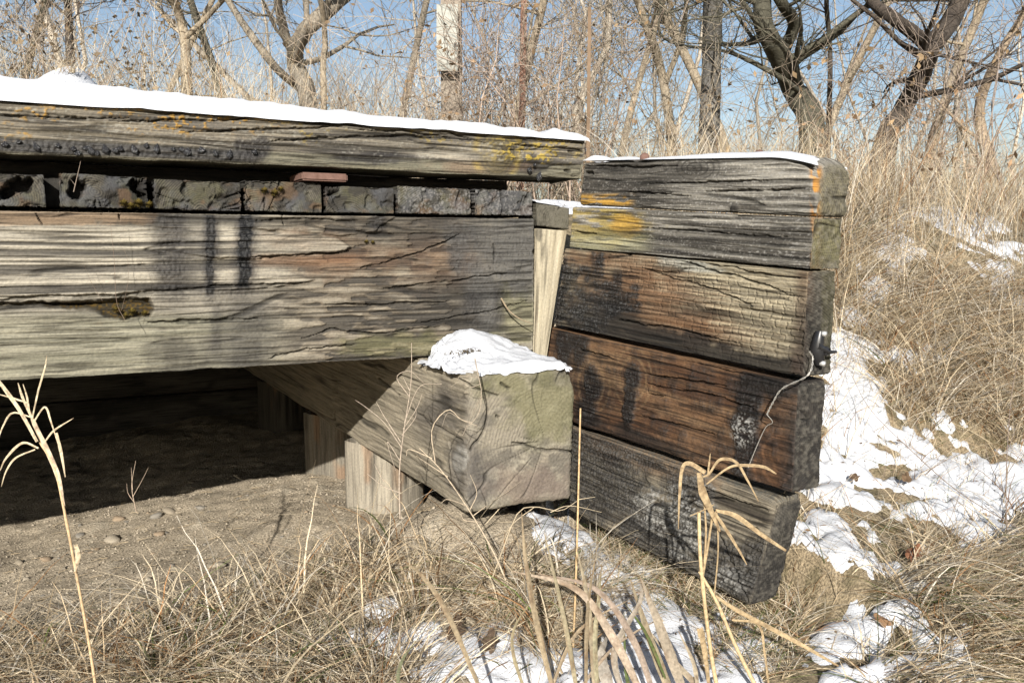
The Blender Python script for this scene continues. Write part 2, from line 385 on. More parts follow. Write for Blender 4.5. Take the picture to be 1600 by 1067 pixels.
def paint_stringer(c):
    px, py = c['px'], c['py']; fr = c['front']
    col = base_col(c, GREY * .55, PALE * .9)
    left = 1 - ss(300, 620, px)
    # strong dark and light ribs at the left
    rib = ss(.33, .50, noise(c['l'] * 1.3, c['h'] * 105 + 2.2 * c['n1'], seed=21)) * (.75 + .25 * ss(.3, .45, noise(c['l'] * 2, c['h'] * 230 + 3 * c['n1'], seed=22)))
    reg = left * box(px, py, -400, 355, 420, 470, 30, 10)
    col = mixc(col, PALE * 1.08, reg * rib * .8); col = mixc(col, DARK * 1.35, reg * (1 - rib) * .72)
    low = (1 - ss(380, 520, px)) * ss(480, 505, py)
    col = mixc(col, [.31, .30, .225], low * .6)
    col = mixc(col, [.40, .27, .17], ragged(c, box(px, py, -300, 318, 250, 352, 20, 10) - .55) * .45)
    # the middle: browner, flaked
    mid = ss(380, 520, px) * (1 - ss(700, 780, px))
    flk = fbm(c['l'] * 16, c['h'] * 75, seed=31, o=3)
    col = mixc(col, [.205, .168, .125], mid * .72); col = mixc(col, DARK * 1.2, mid * ss(.5, .56, flk) * .85)
    col = mixc(col, PALE * .95, mid * ss(.6, .4, flk) * 0 + mid * (1 - ss(.33, .43, flk)) * .34)
    brown = np.maximum.reduce([blob(px, py, 690, 400, 85, 60), blob(px, py, 560, 410, 150, 28, -.15) - .1, blob(px, py, 470, 375, 110, 20) - .1])
    col = mixc(col, [.20, .115, .068], ragged(c, brown - .3, .8) * .5)
    drk = np.maximum.reduce([blob(px, py, 650, 355, 150, 32, .1), blob(px, py, 700, 470, 110, 55) - .25, blob(px, py, 300, 560, 120, 60) - .35])
    col = mixc(col, DARK * 1.1, ragged(c, drk - .2, .8) * .65)
    # grey crust at the end and dark runs under it
    crust = np.maximum.reduce([blob(px, py, 800, 395, 95, 95), blob(px, py, 760, 460, 35, 95) - .05, blob(px, py, 715, 380, 40, 60) - .2])
    cm = ragged(c, crust - .15, .8, .04, .02) * .9
    sp = fbm(c['l'] * 190, c['h'] * 120, seed=14, o=3)
    col = mixc(col, [.115, .113, .11], cm * .88); col = mixc(col, [.17, .167, .16], cm * ss(.5, .8, sp) * .6); col = mixc(col, TARC, cm * (1 - ss(.2, .36, sp)) * .6)
    gr = ragged(c, np.maximum(blob(px, py, 815, 500, 50, 55), blob(px, py, 640, 540, 130, 30) - .2) - .2, .5)
    col = mixc(col, GREEN * 1.1, gr * .45)
    # tar runs
    wob = (fbm(py * .03, px * .01, seed=8) - .5) * 16
    runs = 0
    for x, wd, y0, y1, s in ((265, 27, 318, 470, .8), (327, 13, 318, 478, .93), (381, 17, 318, 466, .97), (352, 40, 318, 345, .8), (357, 60, 450, 472, .8),
                             (340, 10, 470, 560, .5), (395, 30, 470, 590, .42), (592, 13, 330, 372, .85), (545, 12, 335, 365, .5), (740, 14, 460, 520, .6), (785, 10, 450, 515, .6)):
        m = (1 - ss(wd * .35, wd * 1.5, np.abs(px - x + wob) / (.55 + .9 * fbm(py * .045, px * .01 + x, seed=18, o=4)) + 5 * (c['mid'] - .5))) * ss(y0 - 8, y0 + 4, py) * (1 - ss(y1 - 22, y1 + 14, py)) * s
        runs = np.maximum(runs, m)
    runs = runs * fr * ss(.12, .45, fbm(px * .09, py * .13, seed=19) + .15 * (runs > .9))
    col = mixc(col, [.13, .122, .11], ragged(c, np.maximum(blob(px, py, 372, 530, 60, 90), blob(px, py, 290, 400, 50, 90) - .1) - .2, .9, .03, .012) * .55 * fr)
    thin = ss(.85, .97, runs)
    col = mixc(col, [.055, .05, .048], runs * .86); col = mixc(col, TARC, thin)
    # splits, the rotten pocket, the torn splinters
    ck = line_cracks(c, [(4.2, [(-150, 470), (0, 468), (90, 462), (190, 462), (330, 448), (420, 446), (480, 440)]), (3.5, [(-150, 480), (0, 479), (120, 474), (160, 476)]),
        (3, [(230, 504), (300, 502), (410, 497)]), (2.4, [(390, 404), (545, 392)]), (2, [(500, 477), (640, 473), (720, 470)]),
        (1.7, [(470, 530), (520, 515), (600, 520), (690, 512)]), (1.8, [(560, 420), (660, 395), (720, 365)]), (1.8, [(420, 560), (480, 545), (560, 540)]), (2.2, [(771, 380), (774, 392), (773, 408)]),
        (1.5, [(400, 345), (480, 342), (560, 345)]), (1.6, [(55, 330), (60, 340), (68, 352)]), (1.6, [(186, 330), (187, 345)]), (1.6, [(440, 330), (443, 352)]), (1.8, [(600, 450), (700, 440), (800, 425)]), (1.5, [(660, 505), (750, 490), (828, 470)])])
    sl = poly_sdf(px + 3 * (c['n2'] - .5), py + 5 * (fbm(px * .05, py * .05, seed=3) - .5), [(392, 366), (440, 362), (500, 366), (530, 374), (549, 388), (540, 392), (480, 398), (400, 403), (330, 402), (250, 390), (300, 372)])
    s2 = poly_sdf(px, py + 5 * (fbm(px * .05, py * .05, seed=4) - .5), [(330, 418), (400, 418), (450, 424), (492, 437), (470, 443), (420, 447), (395, 452), (320, 455)])
    s3 = poly_sdf(px, py + 4 * (fbm(px * .06, py * .05, seed=9) - .5), [(380, 328), (600, 334), (622, 338), (595, 352), (585, 362), (530, 368), (480, 364), (390, 356)])
    up = .010 * ss(-1.2, 1.2, sl) * ss(240, 330, px) + .008 * ss(-1.2, 1.2, s2) * ss(310, 350, px) + .007 * ss(-1.2, 1.2, s3) * ss(375, 420, px)
    col = mixc(col, PALE * .92, (ss(0, 4, sl) * ss(330, 400, px) + ss(0, 4, s2) * ss(330, 400, px)) * .55 * (1 - runs))
    col = mixc(col, [.30, .17, .10], box(px, py, 400, 398, 560, 415, 20, 6) * .5)
    pk = poly_sdf(px, py + 6 * (fbm(px * .07, py * .07, seed=5) - .5), [(-100, 472), (0, 471), (150, 470), (190, 463), (235, 466), (244, 482), (236, 496), (195, 502), (165, 498), (150, 488), (60, 479), (-100, 481)])
    pit = ss(-1, 6, pk) * fr
    col = mixc(col, [.045, .033, .012], pit * .9)
    col = mixc(col, [.14, .09, .025], pit * ss(.5, .7, noise(c['l'] * 240, c['h'] * 240, seed=2)))
    fk = ss(.50, .57, flk) * mid
    dd = up * fr + .004 * reg * (rib - .5) * fr - .012 * ck - .028 * pit + .004 * runs * noise(c['l'] * 190, c['h'] * 120, seed=5) - .0045 * fk * fr + .0012 * cm * (sp - .5) * 2
    # ragged lower edge
    dd = dd - .006 * ss(.75, 1, c['h'] / c['H']) * fbm(c['l'] * 22, seed=8)
    c['crack'] = np.maximum(c['crack'] * (1 - pit), ck)
    return col, np.maximum(runs * .8, cm * .25), dd
timber('stringer_beam', [BR(-.30, 0, .993), BR(1.279, 0, .996), BR(1.279, 0, .587), BR(-.30, 0, .590)], B, .24, .0021, paint_stringer, bridge, r=.008, ext0=2.6, seed=3, ring=.0105, centre=(.35, 2.2), rdep=.0026, cdep=.006, gain=.92, sidek=.85)

def paint_curb(c):
    px, py = c['px'], c['py']; fr = c['front']
    t = (py - (150 + .071 * px)) / (97 - .031 * px)             # 0 at the top edge, 1 at the bottom
    col = base_col(c, DARK * 1.6, np.array([.27, .238, .185]))
    lw = ss(.64, .69, t + .04 * (c['n1'] - .5) + .05 * ss(700, 900, px))
    col = mixc(col, [.20, .19, .14], lw * .7)
    tarm = lw * (1 - ss(395, 425, px)) * (1 - ss(.86, .93, t))
    col = mixc(col, [.045, .042, .043], tarm * .88)
    tr2 = ragged(c, np.maximum.reduce([blob(px, py, 590, 248, 75, 12) - .2, blob(px, py, 820, 258, 60, 16) - .1, blob(px, py, 400, 232, 30, 22) - .1]) - .1, .5) * fr
    col = mixc(col, [.05, .046, .045], tr2 * .8)
    brn = ragged(c, blob(px, py, 745, 262, 90, 14) - .2, .5); col = mixc(col, [.20, .14, .10], brn * .6)
    # knot
    kx, ky = 778, 238; kd = np.hypot((px - kx) / 1.0, (py - ky) / 1.35)
    kr = np.abs(np.sin(kd * .55)); col = mixc(col, mix(.7, 1.25, .5) * np.array([.19, .16, .09]), (1 - ss(20, 34, kd)) * .8)
    col = mixc(col, DARK, (1 - ss(26, 34, kd)) * kr * .45)
    pale = ragged(c, blob(px, py, 720, 240, 70, 14) - .2, .5); col = mixc(col, PALE * .85, pale * .55)
    f1 = box(px, py, -300, 165, 420, 216, 50, 12) * .9
    nzb = fbm(c['l'] * 14, c['h'] * 34, seed=11)
    sp = ss(.55, .68, fbm(c['l'] * 120, c['h'] * 160, seed=61, o=3)) * ss(.46, .6, nzb) * f1
    f2 = np.clip(blob(px, py, 835, 235, 95, 30) * 2, 0, 1); sp2 = ss(.47, .6, fbm(c['l'] * 110, c['h'] * 140, seed=62, o=3)) * ss(.46, .58, fbm(c['l'] * 25, c['h'] * 50, seed=12)) * f2
    f3 = np.clip((1 - np.abs(kd - 34) / 8), 0, 1) * ss(.4, .6, nzb)
    sp3 = ss(.62, .7, noise(c['l'] * 150, c['h'] * 170, seed=66)) * box(px, py, 430, 175, 900, 225, 40, 10) * ss(.5, .62, nzb)
    wsp = ss(.66, .74, noise(c['l'] * 160, c['h'] * 220, seed=64)) * (1 - lw) * ss(.45, .6, fbm(c['l'] * 9, c['h'] * 30, seed=15))
    col = mixc(col, [.36, .35, .31], wsp * .4)
    col = mixc(col, ORANGE, sp * .85 * fr); col = mixc(col, YELLOW, np.maximum.reduce([sp2, f3 * .55, sp3 * .6]) * .85 * fr)
    ck = line_cracks(c, [(3.0, [(-200, 174), (0, 180), (160, 186), (205, 184)]), (2.4, [(0, 160), (100, 163), (200, 168)]), (2.6, [(170, 190), (280, 188), (370, 187), (420, 178)]), (2.4, [(280, 206), (400, 203), (470, 200), (540, 197)]),
                         (2.8, [(420, 222), (470, 217), (560, 214), (640, 212), (700, 216)]), (2.0, [(540, 200), (640, 205), (740, 220)]), (2, [(430, 186), (520, 195), (640, 196)]), (2.2, [(800, 225), (860, 230), (925, 236)]), (1.8, [(610, 190), (700, 205), (760, 225)]), (3.5, [(893, 239), (899, 240)]), (3.5, [(888, 266), (894, 267)])], 2.5)
    dd = -.011 * ck + .006 * (1 - ss(12, 34, kd)) * fr - .004 * lw * fr + .004 * tarm * noise(c['l'] * 160, c['h'] * 90, seed=5) + .003 * (sp + sp2)
    # rounded, eaten bottom edge
    dd = dd - .012 * ss(.86, 1.0, c['h'] / c['H']) ** 2 * fbm(c['l'] * 14, seed=6) - .010 * ss(1.40, 1.78, c['l'] + c['h'] * .2) * fbm(c['h'] * 40, c['d'] * 40, seed=6)
    c['crack'] = np.maximum(c['crack'] * (1 - .7 * lw), ck)
    return col, np.maximum(tarm, tr2) * .9, dd
curb = timber('curb_timber', [BR(-.30, -.004, 1.247), BR(1.462, -.004, 1.247), BR(1.452, -.004, 1.109), BR(-.30, -.004, 1.111)], B, .20, .0021, paint_curb, bridge, r=.009, ext0=2.6, seed=9, ring=.009, centre=(.4, 1.6), rdep=.0024, cdep=.007, cscale=30, gain=1.15)
# glossy tar beads hanging in a row on the curb's face
def bead_mesh():
    n, m = 8, 6; V = []; Fq = []
    for i in range(m + 1):
        t = i / m; ph = t * math.pi; rr = math.sin(ph) * (.55 + .5 * t)
        for k in range(n):
            an = 2 * math.pi * k / n; V.append((rr * math.cos(an), rr * math.sin(an) * .75, .5 - t + .0))
    for i in range(m):
        for k in range(n): Fq.append((i * n + k, (i + 1) * n + k, (i + 1) * n + (k + 1) % n, i * n + (k + 1) % n))
    return np.array(V), Fq
bv, bf = bead_mesh()
bv = bv * (.75 + .5 * noise(bv[:, 0] * 1.6 + 2, bv[:, 1] * 1.6, bv[:, 2] * 3.2, 4))[:, None] + np.array([.35, 0, 0]) * (bv[:, 2:3] ** 2)
R0 = np.stack([A, B, Z], 0)
bead0 = None
for px, py, s, tl in [(8, 226, 9, 1.2), (30, 222, 8, .8), (57, 230, 10, 1.8), (91, 228, 9, 1.0), (115, 233, 9, 1.2), (122, 240, 8, 1.1), (135, 232, 9, 1.0), (143, 236, 11, 1.5), (165, 234, 11, 1.5), (180, 236, 10, 1.0), (188, 233, 9, 1.1), (210, 234, 11, 1.6),
                  (229, 228, 8, 1.3), (245, 233, 9, 1.9), (271, 234, 8, 1.0), (284, 234, 8, 1.1), (293, 238, 9, 1.6), (315, 235, 10, 1.2), (337, 240, 9, 1.5), (359, 242, 9, 1.8), (398, 238, 8, 1.2), (152, 240, 7, 1.5), (828, 266, 9, 1.3), (843, 276, 7, 2.4), (836, 258, 6, 1.2)]:
    p = on_plane(px, py, B, BR(0, -.004, 1)); sc = s / 1345 * p[1] * .5
    if bead0 is None:
        bead0 = mesh_obj('tar_drip', bv, bf, M_TAR, None); bead0.parent = curb; o = bead0
    else:
        o = bead0.copy(); COL.objects.link(o); o.parent = curb
    sc *= 1.45; q = p - origin_of(curb) + B * .001
    o.location = q; o.rotation_euler = (0, random.uniform(-.5, .5), _an + random.uniform(-.4, .4)); o.scale = (sc * random.uniform(.7, 1.1), sc * .8, sc * tl * 1.25)

def deck_paint(k):
    def f(c):
        px, py = c['px'], c['py']; e = c['endw']
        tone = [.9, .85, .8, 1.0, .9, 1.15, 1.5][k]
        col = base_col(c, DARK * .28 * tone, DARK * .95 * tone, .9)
        rg = ss(.35, .75, .5 + .5 * np.sin(c['R'] / .0055 * 2 * math.pi))
        col = mixc(col, np.array([.22, .20, .15]) * tone, rg * .6 * e * ss(.3,.6,c['n1']))
        gm = ragged(c, fbm(px * .03, py * .05, seed=k) - .56, .5); col = mixc(col, GREEN * .5, gm * .5)
        col = mixc(col, [.05, .045, .04], ss(.46, .62, fbm(c['l'] * 26, c['h'] * 34, seed=k + 50, o=4)) * .75); col = mixc(col, [.17, .105, .06], ss(.58, .7, fbm(c['l'] * 20, c['h'] * 30, seed=k + 80, o=4)) * .5)
        bl = ragged(c, fbm(px * .025, py * .03, seed=k + 9) - .60, .3); col = mixc(col, [.11, .115, .13], bl * .5)
        if k >= 5: 
            sp = noise(c['l'] * 260, c['h'] * 260, seed=4); col = mixc(col, [.22, .21, .20], ss(.52, .7, sp) * .6)
        pits = 0 * px
        for (x, y, rx, ry) in [[(30, 290, 24, 12), (12, 300, 14, 10)], [(118, 296, 13, 16), (222, 292, 16, 14)], [], [(395, 275, 12, 5)], [(517, 292, 14, 13)], [], []][k]:
            pits = np.maximum(pits, ragged(c, blob(px, py, x, y, rx, ry), .3, .1, .1))
        col = mixc(col, [.02, .017, .014], pits * .9)
        dd = -.009 * ss(.5, .68, fbm(c['l'] * 34, c['h'] * 34, seed=k + 21, o=4)) * e - .05 * pits * e - .004 * ss(.2, .0, c['h'] / c['H']) * fbm(c['l'] * 40, seed=k)
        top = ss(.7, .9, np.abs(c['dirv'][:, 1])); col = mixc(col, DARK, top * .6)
        return col, bl * .3, dd
    return f
timber('deck_plank_or_filler', [BR(-.035, .09, 1.076), BR(.02, .09, 1.076), BR(.02, .09, 1.0), BR(-.035, .09, 1.0)], B, .3, .01, lambda c: (base_col(c, DARK * .3, DARK * .8), 0 * c['l'], 0 * c['l']), bridge, axis=2, seed=29)  # added dark filler that closes a see-through gap between two planks
dx = [(-60, 73), (90, 235), (238, 379), (381, 505), (507, 618), (621, 740), (742, 836)]
dcen = [(.55, .8), (.40, .55), (.55, 1.05), (.2, 1.3), (.3, 1.5), (.6, 2.2), (.5, 2.5)]
dd_arr = np.concatenate([np.arange(0, .05, .004), np.linspace(.05, 4.4, 12)])
for k, (x0, x1) in enumerate(dx):
    a0 = np.dot(A, on_plane(x0, 300, B, BR(0, 0, 1))); a1 = np.dot(A, on_plane(x1, 310, B, BR(0, 0, 1)))
    zt = 1.080 + [0, .004, -.002, .003, -.004, .002, .003][k] ; zb = .9945 + (0.002 if k < 5 else .004)
    fb = [.0, .004, .0, .006, .002, .008, .004][k]
    timber('deck_plank_or_filler', [BR(a0, fb, zt), BR(a1, fb, zt - .002), BR(a1, fb, zb), BR(a0, fb, zb)], B, 4.4, .0021, deck_paint(k), bridge, axis=2, r=.006, darr=dd_arr, seed=30 + k * 3, ring=.006, gain=1.15, centre=dcen[k], cdep=.010, rdep=.003)
# planks farther left, out of the frame, and the hidden beams that carry the deck
def plain(tone):  # tone darkens the colour of hidden members to deepen shade under the deck
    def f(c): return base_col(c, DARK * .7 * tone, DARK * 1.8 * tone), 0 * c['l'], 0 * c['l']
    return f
dd_c = np.linspace(0, 4.4, 14)
for k in range(20):
    a1 = -.205 - k * .262
    timber('deck_plank_or_filler', [BR(a1 - .25, 0, 1.08), BR(a1, 0, 1.08), BR(a1, 0, .999), BR(a1 - .25, 0, .999)], B, 4.4, .02, plain(.7), bridge, axis=2, r=.006, darr=dd_c, seed=70 + k)
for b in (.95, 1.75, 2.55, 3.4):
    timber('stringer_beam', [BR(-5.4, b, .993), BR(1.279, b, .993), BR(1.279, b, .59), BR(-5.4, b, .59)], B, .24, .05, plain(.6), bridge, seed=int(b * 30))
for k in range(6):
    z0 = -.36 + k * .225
    timber('backing_or_blocker_plank', [BR(-5.2, 2.85, z0 + .222), BR(1.25, 2.85, z0 + .222), BR(1.25, 2.85, z0), BR(-5.2, 2.85, z0)], B, .07, .04, plain(.7), bridge, seed=190 + k)  # added wall of dark planks that cuts bounce light and deepens the shade
timber('gap_blocker_strip', [BR(-2.9, .14, 1.118), BR(1.26, .14, 1.118), BR(1.26, .14, 1.07), BR(-2.9, .14, 1.07)], B, .08, .02, plain(.4), bridge, seed=44)  # added dark strip blocking the see-through gap under the curb

pl0 = on_plane(470, 270, B, BR(0, -.006, 0)); pl1 = on_plane(542, 284, B, BR(0, -.006, 0))
def small_box(name, c, ex, ey, ez, mat, parent, bev=.004):
    import bmesh
    bm = bmesh.new(); bmesh.ops.create_cube(bm, size=1)
    for v in bm.verts: v.co = (v.co.x * ex, v.co.y * ey, v.co.z * ez)
    bmesh.ops.bevel(bm, geom=list(bm.edges), offset=bev, segments=2, affect='EDGES')
    me = bpy.data.meshes.new(name); bm.to_mesh(me); bm.free(); me.materials.append(mat)
    o = bpy.data.objects.new(name, me); COL.objects.link(o); o.parent = parent
    o.location = np.asarray(c) - origin_of(parent); o.rotation_euler = (0, 0, _an); return o
pc = (pl0 + pl1) / 2
small_box('steel_plate', pc + B * .06, np.dot(A, pl1 - pl0), .14, .021, M_RUST, bridge)

def paint_cap(c):
    px, py = c['px'], c['py']; e = c['endw']
    col = base_col(c, np.array([.25, .222, .172]), np.array([.38, .335, .26]))
    rg = .5 + .5 * np.sin(c['R'] / .0095 * 2 * math.pi + 3 * c['n2'])
    col = mixc(col, np.array([[.31, .275, .215]]) * (.8 + .4 * fbm(c['l'] * 22, c['h'] * 22, seed=71, o=4))[:, None] if False else [.31, .278, .222], e * .8); col = mixc(col, DARK * 1.5, e * ss(.5, .95, rg) * .34); col = mixc(col, DARK * 1.6, e * ss(.47, .64, fbm(c['l'] * 14, c['h'] * 20, seed=72, o=5)) * .6); col = mixc(col, [.42, .385, .31], e * ss(.55, .7, fbm(c['l'] * 30, c['h'] * 60, seed=73, o=4)) * .45)
    gm = ragged(c, np.maximum(blob(px, py, 855, 630, 75, 60), blob(px, py, 790, 600, 60, 30) - .15) - .15, .7); col = mixc(col, GREEN * .95, gm * .55)
    st = ragged(c, np.maximum.reduce([blob(px, py, 722, 725, 28, 50), blob(px, py, 755, 760, 40, 40) - .2, blob(px, py, 850, 760, 60, 40) - .35, blob(px, py, 690, 640, 60, 60) - .4]) - .1, .6)
    col = mixc(col, [.10, .092, .09], st * .6)
    rd = ragged(c, blob(px, py, 830, 760, 80, 40) - .25, .6); col = mixc(col, [.27, .21, .17], rd * .5)
    wt = ragged(c, blob(px, py, 718, 718, 13, 25) - .1, .4); col = mixc(col, [.42, .41, .38], wt * .5)
    ck = 0 * px; jy = (fbm(px * .05, py * .05, seed=7) - .5) * 7
    for w, pts in [(2.4, [(752, 590), (762, 640), (758, 670), (745, 690), (735, 705)]), (2.2, [(838, 702), (870, 704), (898, 706)]), (1.8, [(838, 700), (800, 690)]), (1.6, [(700, 585), (740, 605), (780, 620)]), (2.5, [(784, 600), (796, 606)]), (2.2, [(776, 650), (780, 652)]),
                    (2, [(590, 590), (622, 618)]), (1.7, [(640, 640), (720, 690)]), (1.7, [(600, 690), (700, 760)]), (1.6, [(700, 690), (704, 735), (716, 760)])]:
        ck = np.maximum(ck, 1 - ss(w * .35, w * 1.1, poly_dist(px + jy * .5, py + jy, pts)))
    ck = ck * ((c['d'] < .9))
    c['crack'] = np.maximum(c['crack'], ck)
    dd = -.010 * ck + .005 * (fbm(c['l'] * 18, c['h'] * 18, c['d'] * 6, seed=3) - .5) + .0025 * (noise(c['l'] * 170, c['h'] * 170, c['d'] * 60, seed=5) - .5)
    # knocked-off upper right corner
    k = ss(.27, .345, c['l']) * ss(.08, .0, c['h']); dd = dd - .03 * k * ss(.0, .3, 1 - c['d'])
    return col, st * .25, dd
cap_d = np.concatenate([np.arange(0, 1.25, .0032), np.linspace(1.26, 4.2, 20)])
cap = timber('cap_beam', [BR(.893, -.345, .590), BR(1.225, -.335, .590), BR(1.222, -.325, .212), BR(.89, -.328, .218)], B, 4.2, .0025, paint_cap, bridge, axis=2, r=.020, darr=cap_d, gain=1.0, sidek=.45, fchk=.4, seed=51, ring=.008, centre=(.72, .54), warp=.012, rdep=.0022, cdep=.006)

# piles under the cap
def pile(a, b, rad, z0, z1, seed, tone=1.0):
    n, m = 64, 90
    an = np.linspace(0, 2 * math.pi, n, endpoint=False); zz = np.linspace(z0, z1, m)
    AN, ZZ = np.meshgrid(an, zz)
    sq = 1 / np.maximum(np.abs(np.cos(AN - _an - .5)), np.abs(np.sin(AN - _an - .5))) ** .55
    gr = noise(AN * 9, ZZ * 2.2, seed=seed); ckk = 1 - ss(.01, .03, np.abs(noise(AN * 2.2, ZZ * 1.5, seed=seed + 1) - .5))
    R = rad * sq * (1 + .03 * (noise(AN * 1.5, ZZ * 2, seed=seed + 2) - .5)) - .003 * gr - .012 * ckk
    c0 = BR(a, b, 0)
    V = np.stack([c0[0] + R * np.cos(AN), c0[1] + R * np.sin(AN), ZZ], -1).reshape(-1, 3)
    i = np.arange(m - 1)[:, None] * n; j = np.arange(n)[None]; j2 = (j + 1) % n
    Fq = np.stack([i + j, i + j2, i + n + j2, i + n + j], -1).reshape(-1, 4)
    t = (gr * .6 + .4 * noise(AN * 20, ZZ * 4, seed=seed + 3)).reshape(-1)
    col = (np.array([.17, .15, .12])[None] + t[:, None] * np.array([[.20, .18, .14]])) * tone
    col = mixc(col, [.22, .12, .06], ss(.6, .7, fbm(AN * 2, ZZ * 5, seed=seed + 5)).reshape(-1) * .5)
    col = col * (1 - .6 * ckk.reshape(-1))[:, None]
    return mesh_obj('pile', V, Fq, M_WOOD, bridge, col, attrs={'side': .55 + 0 * t, 'tar': 0 * t, 'grain': np.stack([ZZ.ravel(), (AN * rad).ravel(), 0 * t], 1)})
pile(1.005, .62, .118, -.35, .222, 3)
pile(1.01, 1.20, .125, -.35, .225, 8, .6)  # second pile: under-deck shade put into its darker colour
pile(1.01, 2.2, .12, -.35, .225, 13, .18); pile(1.01, 3.2, .12, -.35, .225, 18, .18)  # rear piles coloured darker still to deepen the shade
# boards of the end wall behind the piles
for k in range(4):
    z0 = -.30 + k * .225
    timber('backing_or_blocker_plank', [BR(1.27, 3.9, z0 + .22), BR(1.27, .10, z0 + .22), BR(1.27, .10, z0), BR(1.27, 3.9, z0)], A, .08, .03, plain(.6), bridge, seed=90 + k)

